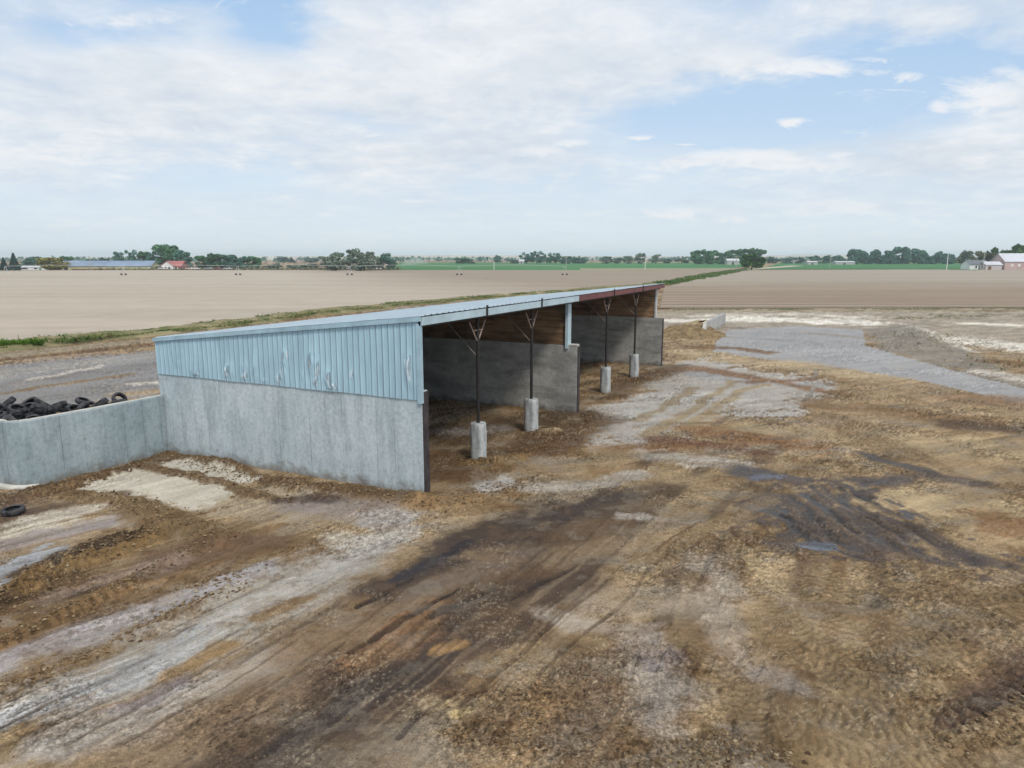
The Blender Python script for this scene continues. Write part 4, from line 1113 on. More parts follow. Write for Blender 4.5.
# ------------------------------------------------------------------ barrier wall in the far yard
a = loc2w(44.5, 0.8); b = loc2w(55.5, 0.85)
d = (b - a); rz = math.atan2(d.y, d.x)
bar = empty('concrete_barrier', a, rz)
tag(bar, 'short free standing concrete wall with sloping end beyond the shed', 'barrier')
L_ = d.length
mb = MB()
mb.hexa([(0, -0.16, -0.2), (L_, -0.16, -0.2), (L_, 0.16, -0.2), (0, 0.16, -0.2)], [(0.75, -0.13, 1.12), (L_, -0.13, 1.18), (L_, 0.13, 1.18), (0.75, 0.13, 1.12)])
mb.build('wall_body', M['barrier'], bar, bevel=0.02)
mb = MB(); mb.hexa([(-0.03, -0.155, 0.05), (0.0, -0.155, 0.05), (0.0, 0.155, 0.05), (-0.03, 0.155, 0.05)], [(0.70, -0.13, 1.14), (0.74, -0.13, 1.14), (0.74, 0.13, 1.14), (0.70, 0.13, 1.14)]); mb.build('end_face', M['cap'], bar)


def heap(name, center, rx, ry, hgt, rz, mat, seed):
    k = 48
    g = np.linspace(-1.15, 1.15, k); A, B = np.meshgrid(g, g, indexing='ij')
    r_ = np.hypot(A, B) + 0.22 * fbm(A * 2.2 + seed, B * 2.2, 3, 3)
    z = hgt * np.clip(1 - r_ ** 1.6, 0, 1) * (1 + 0.35 * fbm(A * 3 + seed, B * 3, 4, 1)) + 0.10 * fbm(A * 9, B * 9 + seed, 3, 2) * (r_ < 1) - 0.12
    c, s = math.cos(rz), math.sin(rz)
    x = A * rx; y = B * ry
    idx = np.arange(k * k).reshape(k, k)
    fc = np.stack([idx[:-1, :-1].ravel(), idx[1:, :-1].ravel(), idx[1:, 1:].ravel(), idx[:-1, 1:].ravel()], 1)
    o = mesh_np(name, np.stack([x.ravel(), y.ravel(), z.ravel()], 1), fc, mat, smooth=False)
    o.location = (center[0], center[1], 0); o.rotation_euler = (0, 0, rz)
    return o


M['heap'] = simple('manure', (0.215, 0.155, 0.085), 0.95, 0.5, 2.0, bump=0.6, bscale=9)
hp = heap('manure_heap', G(688, 334.5), 3.6, 3.6, 0.95, 0.5, M['heap'], 3)
tag(hp, 'rough brown manure heap piled against the left side of the free standing wall', 'heap')
hp = heap('manure_heap', G(700, 326), 2.2, 5.0, 0.6, -0.4, simple('old_straw', (0.33, 0.26, 0.16), 0.95, 0.4, 2.0, bump=0.6, bscale=9), 8)
tag(hp, 'lower straw coloured heap behind the brown manure heap by the free standing wall', 'heap')

# ------------------------------------------------------------------ clods and straw scattered on the yard
def scatter_faces(centers, sizes, rng, flat=0.6):
    """irregular octahedral lumps"""
    n_ = len(centers)
    base = np.array([[1, 0, 0], [0, 1, 0], [-1, 0, 0], [0, -1, 0], [0, 0, 1], [0, 0, -0.6]], dtype=float)
    V_ = base[None] * (0.6 + 0.8 * rng.random((n_, 6, 1))) * sizes[:, None, None]
    V_[:, :, 2] *= flat
    t = rng.random(n_) * 2 * PI; c, s = np.cos(t)[:, None], np.sin(t)[:, None]
    x = V_[:, :, 0] * c - V_[:, :, 1] * s; y = V_[:, :, 0] * s + V_[:, :, 1] * c
    V_[:, :, 0] = x; V_[:, :, 1] = y
    V_ += centers[:, None, :]
    f = np.array([[0, 1, 4], [1, 2, 4], [2, 3, 4], [3, 0, 4], [1, 0, 5], [2, 1, 5], [3, 2, 5], [0, 3, 5]])
    Fc = (f[None] + (np.arange(n_) * 6)[:, None, None]).reshape(-1, 3)
    return V_.reshape(-1, 3), Fc


rng = np.random.default_rng(3)
ridges = [([(40, 492), (100, 476), (168, 454), (260, 480), (420, 500)], 0.5, 2300), ([(-30, 620), (20, 592), (60, 566), (110, 545), (165, 532)], 0.75, 1700),
          ([(82, 494), (130, 505), (180, 522), (240, 540)], 0.5, 1100), ([(-20, 652), (40, 625), (100, 598), (150, 570), (200, 545)], 0.3, 700), ([(-20, 702), (60, 665), (120, 640), (170, 612), (240, 585)], 0.25, 600),
          ([(420, 505), (445, 505), (520, 485)], 0.7, 600), ([(440, 465), (500, 462), (560, 435), (600, 410)], 0.9, 900), ([(140, 466), (200, 480), (250, 491), (300, 503)], 0.25, 500),
          ([(190, 590), (215, 580), (250, 573)], 0.35, 200), ([(940, 750), (990, 730), (1050, 690)], 0.25, 400), ([(690, 760), (720, 745), (800, 755)], 0.35, 300), ([(640, 385), (680, 372)], 0.9, 400), ([(474, 462), (490, 463)], 0.30, 260), ([(523, 432), (538, 433)], 0.32, 220), ([(598, 394), (616, 394)], 0.35, 160), ([(626, 378), (644, 378)], 0.35, 140)]
cen = []
for px, w, cnt in ridges:
    P = np.array([G(*p) for p in px]); seg = np.hypot(*(P[1:] - P[:-1]).T); cum = np.concatenate([[0], np.cumsum(seg)])
    t = rng.random(cnt) * cum[-1]; i = np.clip(np.searchsorted(cum, t) - 1, 0, len(seg) - 1); q = (t - cum[i]) / seg[i]
    pos = P[i] + (P[i + 1] - P[i]) * q[:, None] + rng.normal(0, w * 0.5, (cnt, 2))
    cen.append(pos)
cen.append(np.stack([rng.uniform(-14, 18, 6000), 7.5 + 30 * rng.random(6000) ** 1.5], 1))
cen = np.concatenate(cen)
keep = np.abs(np.arctan2(cen[:, 0], cen[:, 1])) < R(42)
NB0 = int(keep[-6000:].sum()); cen = cen[keep]
LCX = (cen[:, 0] - P0[0]) * U[0] + (cen[:, 1] - P0[1]) * U[1]; LCY = (cen[:, 0] - P0[0]) * V[0] + (cen[:, 1] - P0[1]) * V[1]
keep = ~((LCX > -0.1) & (LCX < 0.4) & (LCY > -0.15)) & ~((LCY > 10.1) & (LCX < 0)) 
NBG = int(keep[-NB0:].sum()); cen = cen[keep]
zc = np.array([gh(x, y) for x, y in cen])
sz = np.concatenate([0.012 + 0.034 * rng.random(len(cen) - NBG) ** 2.2, 0.006 + 0.016 * rng.random(NBG) ** 2.5])
Vs, Fs = scatter_faces(np.column_stack([cen, zc + sz * 0.2]), sz, rng)
n = NT('clod_soil')
geo = n.node('ShaderNodeNewGeometry')
cl = n.ramp(geo.outputs['Random Per Island'], [(0.0, (0.07, 0.045, 0.028)), (0.5, (0.17, 0.115, 0.065)), (0.90, (0.25, 0.185, 0.11)), (1.0, (0.38, 0.31, 0.20))])
o = mesh_np('manure_clods', Vs, Fs, n.out(cl, 0.95, spec=0.1), smooth=False)
tag(o, 'small brown clods and crumbs scattered along the ridges on the yard', 'clods', kind='stuff')

# ------------------------------------------------------------------ grass on the bank and weeds
def blades(centers, heights, width, rng, lean=0.5):
    n_ = len(centers); t = rng.random(n_) * 2 * PI
    dx, dy = np.cos(t) * width, np.sin(t) * width
    l = rng.normal(0, lean, (n_, 2)) * heights[:, None]
    v0 = centers + np.stack([-dx, -dy, 0 * dx], 1); v1 = centers + np.stack([dx, dy, 0 * dx], 1)
    v2 = centers + np.column_stack([l[:, 0] + dx * 0.3, l[:, 1] + dy * 0.3, heights]); v3 = centers + np.column_stack([l[:, 0] - dx * 0.3, l[:, 1] - dy * 0.3, heights * 0.95])
    V_ = np.stack([v0, v1, v2, v3], 1).reshape(-1, 3)
    F_ = np.arange(n_ * 4).reshape(-1, 4)
    return V_, F_


def grass_mat(name, stops, sc):
    n = NT(name); geo = n.node('ShaderNodeNewGeometry'); co = n.coord('Object')
    f = n.math('ADD', n.math('MULTIPLY', n.noise(co, sc, 4, 0.6), 0.75), n.math('MULTIPLY', geo.outputs['Random Per Island'], 0.25))
    return n.out(n.ramp(f, stops), 0.85, spec=0.1)


def along(px, w, cnt, rng, sidef=1.0):
    P = np.array([G(*p) for p in px]); seg = np.hypot(*(P[1:] - P[:-1]).T); cum = np.concatenate([[0], np.cumsum(seg)])
    # spread evenly over picture length: denser near
    tt = rng.random(cnt); pxs = np.array([p[0] for p in px], dtype=float); pys = np.array([p[1] for p in px], dtype=float)
    x = pxs[0] + (pxs[-1] - pxs[0]) * tt; y = np.interp(x, pxs, pys)
    g = np.array([G(a_, b_) for a_, b_ in zip(x, y)])
    i = np.clip(np.searchsorted(pxs, x) - 1, 0, len(seg) - 1)
    d = (P[i + 1] - P[i]) / seg[i][:, None]; nn = np.stack([-d[:, 1], d[:, 0]], 1)
    ww = np.interp(x, pxs, np.array(w) if hasattr(w, '__len__') else np.full(len(pxs), w))
    return g + nn * (rng.uniform(-1, 1, cnt) * ww * (0.75 + 0.35 * vn(g[:, 0] * 0.4, g[:, 1] * 0.4, 2)))[:, None]


bank_px = [(-120, 361), (0, 349), (100, 339), (200, 329), (300, 316), (400, 305.5), (530, 294.5), (655, 285)]
# the bank itself, a low earthen ridge
def ridge(name, px, w, h, mat):
    P = [Vector((*G(*p), 0)) for p in px]
    fine_ = []
    for i in range(len(P) - 1):
        k = 14
        for j in range(k): fine_.append(P[i].lerp(P[i + 1], j / k))
    fine_.append(P[-1])
    mb = MB(); vs = []; m = 7
    for i, p in enumerate(fine_):
        d = (fine_[min(i + 1, len(fine_) - 1)] - fine_[max(i - 1, 0)]).normalized(); nn = Vector((-d.y, d.x, 0))
        for j in range(m):
            q = -1 + 2 * j / (m - 1)
            wob = 0.8 + 0.35 * float(vn(np.array([p.x * 0.25 + j]), np.array([p.y * 0.25]), 3)[0])
            hh = h * max(0, 1 - q * q) * (0.8 + 0.5 * float(vn(np.array([p.x * 0.35]), np.array([p.y * 0.35 + j]), 1)[0])) 
            vs.append(p + nn * q * w * wob + Vector((0, 0, hh - 0.02 if abs(q) < 1 else -0.1)))
    fs = [(i * m + j, (i + 1) * m + j, (i + 1) * m + j + 1, i * m + j + 1) for i in range(len(fine_) - 1) for j in range(m - 1)]
    mb.add(vs, fs); o = mb.build(name, mat, smooth=True); tag(o, kind='structure'); return o


n = NT('bank_soil'); co = n.coord('Object')
bk = n.ramp(n.noise(co, 0.35, 5, 0.7), [(0.3, (0.10, 0.13, 0.05)), (0.5, (0.22, 0.20, 0.11)), (0.7, (0.36, 0.30, 0.19))])
M['bank'] = n.out(bk, 0.95, spec=0.1)
ridge('earth_bank', bank_px, 2.3, 0.55, M['bank'])
ridge('earth_bank', [(655, 284.8), (690, 279), (720, 273.2), (748, 268.6)], 5.5, 0.15, M['bank'])
rng = np.random.default_rng(9)
c1 = along(bank_px, 2.2, 26000, rng)
hc = np.abs(rng.normal(0.13, 0.07, len(c1))) * (0.7 + 0.6 * (vn(c1[:, 0] * 0.3, c1[:, 1] * 0.3, 5) > -0.1))
Vb, Fb = blades(np.column_stack([c1, np.full(len(c1), 0.22)]), hc, 0.05, rng, 0.9)
gm = grass_mat('bank_grass_blades', [(0.28, (0.045, 0.095, 0.022)), (0.50, (0.105, 0.165, 0.045)), (0.60, (0.24, 0.21, 0.10)), (0.75, (0.42, 0.33, 0.19))], 0.22)
o = mesh_np('bank_grass', Vb, Fb, gm, smooth=False); tag(o, 'mixed green and dry grass along the bank behind the shed', 'grass', kind='stuff')
c2 = along([(-60, 356), (0, 349.5), (42, 347)], [1.4, 1.3, 0.6], 3600, rng)
Vb, Fb = blades(np.column_stack([c2, np.full(len(c2), 0.15)]), np.abs(rng.normal(0.34, 0.12, len(c2))), 0.05, rng, 0.6)
o = mesh_np('tall_grass', Vb, Fb, grass_mat('tall_green', [(0.3, (0.045, 0.12, 0.012)), (0.7, (0.13, 0.23, 0.035))], 0.5), smooth=False); tag(o, 'bright green tall grass at the left end of the bank', 'grass', kind='stuff')
c3 = along([(655, 284.8), (690, 279), (720, 273.2), (752, 268.3)], [3.5, 5.0, 6.0, 6.0], 9000, rng)
Vb, Fb = blades(np.column_stack([c3, np.full(len(c3), 0.06)]), np.abs(rng.normal(0.20, 0.09, len(c3))), 0.20, rng, 0.9)
o = mesh_np('ditch_grass', Vb, Fb, grass_mat('ditch_green', [(0.3, (0.055, 0.115, 0.030)), (0.6, (0.12, 0.18, 0.06)), (0.8, (0.27, 0.25, 0.12))], 0.08), smooth=False); tag(o, 'green grass lining the ditch between the two bare fields', 'grass', kind='stuff')
c4 = np.concatenate([along([(670, 309.5), (860, 309), (1060, 309)], 1.6, 8000, rng), along([(880, 318), (960, 316), (1060, 316)], 3.5, 2500, rng), along([(900, 330), (960, 345), (1030, 372)], 3.2, 800, rng)])
sel = (vn(c4[:, 0] * 0.35, c4[:, 1] * 0.35, 4) + 0.6 * vn(c4[:, 0] * 1.3, c4[:, 1] * 1.3, 2) > 0.1)
c4 = c4[sel]
Vb, Fb = blades(np.column_stack([c4, np.zeros(len(c4))]), np.abs(rng.normal(0.10, 0.05, len(c4))), 0.05, rng, 0.9)
o = mesh_np('weeds', Vb, Fb, grass_mat('weed_leaves', [(0.3, (0.20, 0.22, 0.13)), (0.5, (0.30, 0.29, 0.20)), (0.65, (0.36, 0.31, 0.21)), (0.8, (0.46, 0.40, 0.28))], 0.15), smooth=False); tag(o, 'sparse grey green weeds along the edge of the furrowed field', 'weeds', kind='stuff')


# ------------------------------------------------------------------ trees
def crown_mesh(name, kind, seed, mat):
    rg = np.random.default_rng(seed)
    C = []; Sz = []
    if kind in ('broad', 'bush', 'feather'):
        nb = {'broad': 22, 'bush': 12, 'feather': 26}[kind]
        for i in range(nb):
            a = rg.random() * 2 * PI; rr_ = 0.36 * math.sqrt(rg.random())
            zc = rg.uniform(0.10, 0.86) if kind != 'bush' else rg.uniform(0.12, 0.75)
            env = math.sin(min(1, max(0.2, (zc - 0.02))) * PI) ** 0.5
            bc = np.array([rr_ * math.cos(a) * env * 1.1, rr_ * math.sin(a) * env * 1.1, zc])
            br = rg.uniform(0.10, 0.21) * (0.7 if kind == 'feather' else 1)
            cnt = int({'broad': 150, 'bush': 160, 'feather': 85}[kind])
            d = rg.normal(0, 1, (cnt, 3)); d /= np.linalg.norm(d, axis=1)[:, None]
            p = bc + d * br * (0.55 + 0.5 * rg.random((cnt, 1))) * np.array([1, 1, 0.85])
            C.append(p); Sz.append(np.full(cnt, 0.030 if kind == 'feather' else 0.042))
        C = np.concatenate(C); Sz = np.concatenate(Sz)
        ok = C[:, 2] > (0.04 if kind == 'broad' else 0.03)
        C = C[ok]; Sz = Sz[ok]
    else:                                                     # conifer
        cnt = 2600; z = 0.06 + 0.94 * rg.random(cnt) ** 1.25
        tier = 0.82 + 0.18 * np.mod(z * 9, 1.0)[::1]
        r_ = 0.27 * (1.02 - z) * (1.25 - 0.4 * np.mod(z * 9, 1.0)) * np.sqrt(rg.uniform(0.35, 1, cnt)); a = rg.random(cnt) * 2 * PI
        C = np.stack([r_ * np.cos(a), r_ * np.sin(a), z], 1); Sz = np.full(cnt, 0.026)
    cnt = len(C)
    nrm = rg.normal(0, 1, (cnt, 3)); nrm[:, 2] += 0.5; nrm /= np.linalg.norm(nrm, axis=1)[:, None]
    t1 = np.cross(nrm, rg.normal(0, 1, (cnt, 3))); t1 /= np.linalg.norm(t1, axis=1)[:, None]; t2 = np.cross(nrm, t1)
    s = (Sz * rg.uniform(0.6, 1.35, cnt))[:, None]
    V_ = np.stack([C - t1 * s - t2 * s * 0.6, C + t1 * s - t2 * s * 0.5, C + t1 * s * 0.8 + t2 * s * 0.6, C - t1 * s * 0.7 + t2 * s * 0.7], 1).reshape(-1, 3)
    me_o = mesh_np(name, V_, np.arange(cnt * 4).reshape(-1, 4), mat, smooth=False)
    return me_o


def trunk_mb(kind):
    mb = MB()
    if kind == 'fir':
        mb.tube([(0, 0, -0.02), (0, 0, 0.9)], [0.022, 0.004], 6)
    else:
        mb.tube([(0, 0, -0.02), (0.01, 0.0, 0.2), (0.0, 0.01, 0.45)], [0.030, 0.022, 0.014], 7)
        for a in (0.3, 1.7, 3.0, 4.4, 5.4):
            mb.tube([(0, 0, 0.22 + 0.03 * a), (0.12 * math.cos(a), 0.12 * math.sin(a), 0.45), (0.22 * math.cos(a), 0.22 * math.sin(a), 0.68)], [0.013, 0.009, 0.004], 5)
    return mb


TREE = {}
TRUNKS = {k: trunk_mb(k).build('trunk', M['bark']) for k in ('broad', 'fir')}
CROWN = {}
for key, kind, mat, seeds in (('green', 'broad', 'leaf_green', (1, 2)), ('dark', 'broad', 'leaf_dark', (3, 4, 5)), ('grey', 'feather', 'leaf_grey', (6, 7)), ('feather', 'feather', 'leaf_dark', (8, 9)),
                              ('fir', 'fir', 'leaf_fir', (10,)), ('yellow', 'broad', 'leaf_yellow', (11,)), ('bright', 'bush', 'leaf_bright', (12, 17)), ('olive', 'feather', 'leaf_olive', (13,)), ('bush', 'bush', 'leaf_dark', (14, 15)), ('greybush', 'bush', 'leaf_grey', (16,))):
    CROWN[key] = [crown_mesh('crown', kind, s_, M[mat]) for s_ in seeds]
used = set(); tr = random.Random(4)
NAME = {'fir': 'fir_tree', 'bush': 'shrub', 'greybush': 'shrub', 'bright': 'round_tree'}


def tree(x0, x1, top, base, key, label, D=None, group=None):
    """x0..x1 and top, base in photo pixels; the base gives the distance unless D is given"""
    if D is None: D = G(512, base)[1]
    c = W((x0 + x1) / 2, base, D); t = W((x0 + x1) / 2, top, D); w = (W(x1, base, D) - W(x0, base, D)).length
    h = t.z - min(c.z, 0.0)
    crown0 = tr.choice(CROWN[key]); tk0 = TRUNKS['fir' if key == 'fir' else 'broad']
    e = empty(NAME.get(key, 'tree'), (c.x, D, 0.0), tr.uniform(0, 6.28))
    ws = w / (0.54 if key == 'fir' else 0.92)
    for src in (crown0, tk0):
        if src.name in used: o = src.copy(); COL.objects.link(o)
        else: o = src; used.add(src.name)
        o.parent = e; o.scale = (ws, ws, h)
    tag(e, label, 'shrub' if 'bush' in key else 'tree', group)
    return e


# left group
tree(0, 9, 257.5, 271, 'fir', 'dark fir tree at the far left edge, shorter of the pair')
tree(9, 21, 253.0, 271, 'fir', 'dark pointed fir tree, taller of the pair at far left')
tree(20, 36, 259, 268.5, 'dark', 'hazy low tree right behind the white mobile home, left one', 520)
tree(32, 48, 258.5, 268.5, 'dark', 'hazy low tree between the mobile home and the yellow tree', 560)
tree(41, 66, 257, 270.3, 'yellow', 'yellow green tree left of the long blue roofed shed')
tree(60, 74, 257, 269.5, 'green', 'rounded green tree touching the left gable of the long shed', 450)
tree(84, 100, 259, 268.5, 'dark', 'dark tree showing over the middle of the long shed roof', 470)
tree(99, 112, 257.5, 268.5, 'dark', 'small dark tree over the long shed roof, right of the middle one', 470)
tree(112, 126, 251, 270, 'feather', 'airy tree above the right half of the long shed', 430)
tree(125, 142, 248, 270, 'feather', 'tall airy tree with narrow top above the right end of the long shed', 430)
tree(138, 154, 252, 270, 'green', 'mid height green tree between the airy tree and the big crown', 430)
tree(146, 166, 249, 270, 'feather', 'ragged tree at the left shoulder of the big crown near the red roof', 425)
tree(154, 182, 244.5, 270, 'green', 'tallest green tree behind the red roofed house', 420)
tree(170, 191, 250, 270, 'dark', 'broad dark tree right of the red roofed house', 415)
tree(181, 193, 257, 270, 'dark', 'low dark tree at the right foot of the big tree clump', 412)
tree(195, 214, 255.5, 269.5, 'green', 'first rounded tree right of the gap beyond the red roofed house', 420)
tree(207, 226, 253.5, 269.5, 'green', 'taller rounded tree behind the parked cars', 420)
tree(222, 242, 254.5, 269.5, 'dark', 'dark rounded tree in the middle of the row behind the cars', 420)
tree(238, 250, 256, 269.5, 'dark', 'second last tree of the row behind the parked cars', 420)
tree(247, 262, 256.5, 269.5, 'green', 'last rounded tree at the right of the row behind the cars', 420)
tree(277, 290, 257.5, 263.5, 'dark', 'left one of two small dark trees far off on the pale bench', 1000)
tree(288, 296, 258.5, 263.5, 'fir', 'tiny pointed tree between the two small dark far trees', 1000)
tree(304, 319, 258.5, 263.5, 'dark', 'right one of two small dark trees far off on the pale bench', 1000)
tree(318, 338, 254, 270.3, 'grey', 'grey green feathery tree at the left end of the middle grove')
tree(330, 352, 249.5, 270.3, 'grey', 'high feathery grey tree in the left of the middle grove')
tree(345, 368, 247.5, 270.3, 'grey', 'tallest feathery grey tree in the middle grove')
tree(358, 378, 250.5, 270.3, 'grey', 'feathery grey tree just right of the tallest one')
tree(372, 386, 255, 270.3, 'grey', 'shorter grey tree in the right of the middle grove')
tree(380, 398, 251.5, 270.3, 'feather', 'thin dark tree at the right end of the middle grove')
tree(325, 345, 260, 270.6, 'greybush', 'grey bush at the foot of the middle grove, left one', 360)
tree(352, 376, 261, 270.6, 'greybush', 'grey bush at the foot of the middle grove, right one', 360)
for i, (x0, x1, tp_) in enumerate([(262, 282, 264), (272, 280, 262.5), (284, 300, 264.5), (296, 312, 264), (308, 322, 263)]):
    tree(x0, x1, tp_, 269.3, ('greybush', 'bush')[i % 2], ['leftmost low bush in the gap left of the middle grove', 'narrow dark bush in the gap left of the middle grove', 'middle low bush in the gap left of the middle grove', 'fourth low bush in the gap left of the middle grove', 'low bush touching the left foot of the middle grove'][i], 420)
# middle distance
tree(455, 470, 258.5, 264.5, 'green', 'small hazy tree left of the dark far grove beyond the crop', 800)
tree(466, 476, 259, 264.5, 'bush', 'low hazy bush next to the small tree beyond the crop', 800)
tree(494, 501, 255, 263, 'dark', 'lone tiny tree on the skyline left of the dark far grove', 1000)
tree(508, 524, 259.5, 264, 'bush', 'low scrub at the left foot of the dark far grove', 850)
tree(519, 534, 250.5, 264, 'feather', 'leftmost tree of the dark far grove beyond the crop', 800)
tree(529, 545, 249, 264, 'feather', 'tallest tree of the dark far grove beyond the crop', 800)
tree(541, 553, 251, 264, 'feather', 'third tree of the dark far grove beyond the crop', 800)
tree(549, 562, 252, 264, 'feather', 'fourth tree of the dark far grove beyond the crop', 800)
tree(559, 572, 256, 264, 'dark', 'lower tree at the right end of the dark far grove', 800)
tree(570, 588, 258, 264, 'dark', 'low hazy tree right of the dark far grove', 850)
tree(598, 613, 256, 264, 'grey', 'grey tree at the left end of the hazy row beyond the crop', 800)
tree(609, 626, 257, 264, 'grey', 'second grey tree of the hazy row beyond the crop', 800)
tree(622, 636, 255.5, 264, 'grey', 'third grey tree of the hazy row beyond the crop', 800)
tree(633, 647, 252.5, 264, 'grey', 'tallest grey tree of the hazy row beyond the crop', 800)
tree(649, 662, 253, 264, 'grey', 'grey tree at the right end of the hazy row beyond the crop', 800)
tree(660, 674, 258.5, 264, 'greybush', 'low grey bush left of the green grove', 850)
tree(674, 690, 258, 264, 'greybush', 'low grey bush touching the left of the green grove', 850)
tree(690, 706, 249.5, 263.5, 'green', 'leftmost tree of the green grove left of the round tree', 720)
tree(702, 720, 250, 263.5, 'green', 'second tree of the green grove left of the round tree', 720)
tree(716, 728, 252, 263.5, 'dark', 'lower tree in the dip of the green grove', 740)
tree(725, 742, 249, 263.5, 'green', 'tree of the green grove just left of the round tree', 720)
tree(738, 754, 248, 263.5, 'green', 'tallest tree of the green grove behind the round tree', 720)
tree(750, 766, 248.5, 263.5, 'green', 'green grove tree rising above the round tree at its right', 720)
tree(738, 765, 249, 270.2, 'bright', 'dark green round tree standing alone at the corner of the two fields')
tree(766, 778, 256, 263, 'dark', 'hazy tree just right of the round tree', 850)
tree(778, 794, 257.5, 263, 'bush', 'low hazy bush right of the round tree', 850)
# right
tree(792, 806, 257, 262.8, 'dark', 'low tree left of the far white house at right', 850)
tree(808, 822, 255, 262.8, 'dark', 'tree left of the right pole beyond the crop', 850)
tree(820, 832, 254.5, 262.8, 'dark', 'tree behind the thin pole beyond the crop', 850)
tree(832, 845, 255, 262.8, 'dark', 'tree right of the thin pole beyond the crop', 850)
for i, (x0, x1, tp_) in enumerate([(844, 861, 248.5), (856, 874, 250), (869, 886, 248.5), (882, 898, 249.5), (893, 912, 246), (905, 924, 248), (918, 932, 250), (928, 944, 250.5), (940, 956, 253)]):
    tree(x0, x1, tp_, 262.8, 'dark', 'dark blue green tree in the long wood at right, ' + ['leftmost', 'second from left', 'third from left', 'just left of the hump', 'tallest at the hump', 'just right of the hump', 'seventh from left', 'behind the white pole', 'rightmost and lowest'][i], 760)
tree(955, 972, 249.5, 268, 'grey', 'tall grey brush left of the white house', 420)
tree(962, 984, 249.5, 268, 'olive', 'olive grey tree behind the white house', 440)
tree(978, 998, 251, 268, 'olive', 'pale olive tree between the white house and the barn', 440)
tree(985, 1003, 243, 268, 'bright', 'dark green tree behind the left end of the red barn', 440)
tree(994, 1022, 239, 268, 'bright', 'largest dark green tree behind the red barn', 440)
tree(1018, 1044, 231, 268, 'bright', 'tall dark tree cut by the right edge of the photo', 440)

# far scattered trees on the benches: one hazy mass
rg = np.random.default_rng(31)
pts = []
for i in range(900):
    px = rg.uniform(-200, 1200); D = rg.uniform(1100, 2600)
    w_ = W(px, 258, D); pts.append((w_.x, D, 0))
C = []
for (x, y, z) in pts:
    h = rg.uniform(4, 9); k = 7
    base_h = max(0.0, (y - 2300) * 0.01)
    C.append(np.column_stack([x + rg.normal(0, 4.5, k), y + rg.normal(0, 3, k), base_h + rg.uniform(1, h, k)]))
C = np.concatenate(C); cnt = len(C)
nrm = rg.normal(0, 1, (cnt, 3)); nrm /= np.linalg.norm(nrm, axis=1)[:, None]
t1 = np.cross(nrm, rg.normal(0, 1, (cnt, 3))); t1 /= np.linalg.norm(t1, axis=1)[:, None]; t2 = np.cross(nrm, t1)
s = rg.uniform(1.2, 3.0, (cnt, 1))
V_ = np.stack([C - t1 * s - t2 * s, C + t1 * s - t2 * s, C + t1 * s + t2 * s, C - t1 * s + t2 * s], 1).reshape(-1, 3)
o = mesh_np('far_wood', V_, np.arange(cnt * 4).reshape(-1, 4), M['leaf_dark'], smooth=False)
tag(o, 'hazy scattered trees far off along the skyline', 'wood', kind='stuff')
# dark hedge line at the edge of the left field
rg = np.random.default_rng(32)
cnt = 5200
px = rg.uniform(-40, 400, cnt); C = np.array([W(a_, 258, 396 + b_) for a_, b_ in zip(px, rg.uniform(-4, 8, cnt))])
C[:, 2] = rg.uniform(0.0, 1.5, cnt) * (0.6 + 0.5 * vn(px * 0.15, px * 0, 2))
nrm = rg.normal(0, 1, (cnt, 3)); nrm /= np.linalg.norm(nrm, axis=1)[:, None]
t1 = np.cross(nrm, rg.normal(0, 1, (cnt, 3))); t1 /= np.linalg.norm(t1, axis=1)[:, None]; t2 = np.cross(nrm, t1)
s = rg.uniform(0.2, 0.5, (cnt, 1))
V_ = np.stack([C - t1 * s - t2 * s, C + t1 * s - t2 * s, C + t1 * s + t2 * s, C - t1 * s + t2 * s], 1).reshape(-1, 3)
o = mesh_np('field_edge_brush', V_, np.arange(cnt * 4).reshape(-1, 4), M['leaf_olive'], smooth=False)
tag(o, 'low dull brush along the far edge of the bare field', 'brush', kind='stuff')


# ------------------------------------------------------------------ far buildings
def house(name, x0, x1, base, eave, ridge_, D, depth, wallm, roofm, label, cat, openings=(), rz=0.0, axis='x', over=0.4):
    """gabled building whose long side (axis x) or gable (axis y) faces the yard"""
    c = W((x0 + x1) / 2, base, D); w = (W(x1, base, D) - W(x0, base, D)).length
    he = W(0, eave, D).z; hr_ = W(0, ridge_, D).z
    e = empty(name, (c.x, D, 0), rz); tag(e, label, cat)
    a, d2 = w / 2, depth / 2
    mb = MB()
    if axis == 'x':
        prof = [(-d2, 0), (d2, 0), (d2, he), (0, hr_ - 0.15), (-d2, he)]
        mb.hexa([(-a, y, z) for y, z in prof], [(a, y, z) for y, z in prof])
    else:
        prof = [(-a, 0), (a, 0), (a, he), (0, hr_ - 0.15), (-a, he)]
        mb.hexa([(x, -d2, z) for x, z in prof], [(x, d2, z) for x, z in prof])
    mb.build('wall', wallm, e)
    mb = MB(); t = 0.18
    if axis == 'x':
        sl = (hr_ - he) / d2
        for sg in (-1, 1):
            y1 = sg * (d2 + over); z1_ = he - sl * over
            q = [(-a - over, 0, hr_), (a + over, 0, hr_), (a + over, y1, z1_), (-a - over, y1, z1_)]
            mb.hexa([(x, y, z) for x, y, z in q], [(x, y, z + t) for x, y, z in q])
    else:
        sl = (hr_ - he) / a
        for sg in (-1, 1):
            x1_ = sg * (a + over); z1_ = he - sl * over
            q = [(0, -d2 - over, hr_), (0, d2 + over, hr_), (x1_, d2 + over, z1_), (x1_, -d2 - over, z1_)]
            mb.hexa(q, [(x, y, z + t) for x, y, z in q])
    mb.build('roof', roofm, e)
    for kind, u0, u1, v0, v1, m in openings:
        mb = MB()
        mb.box((-a + u0 * w, -d2 - 0.06, v0 * he), (-a + u1 * w, -d2 + 0.05, v1 * he)); f_ = mb.build(kind, m, e)
    return e


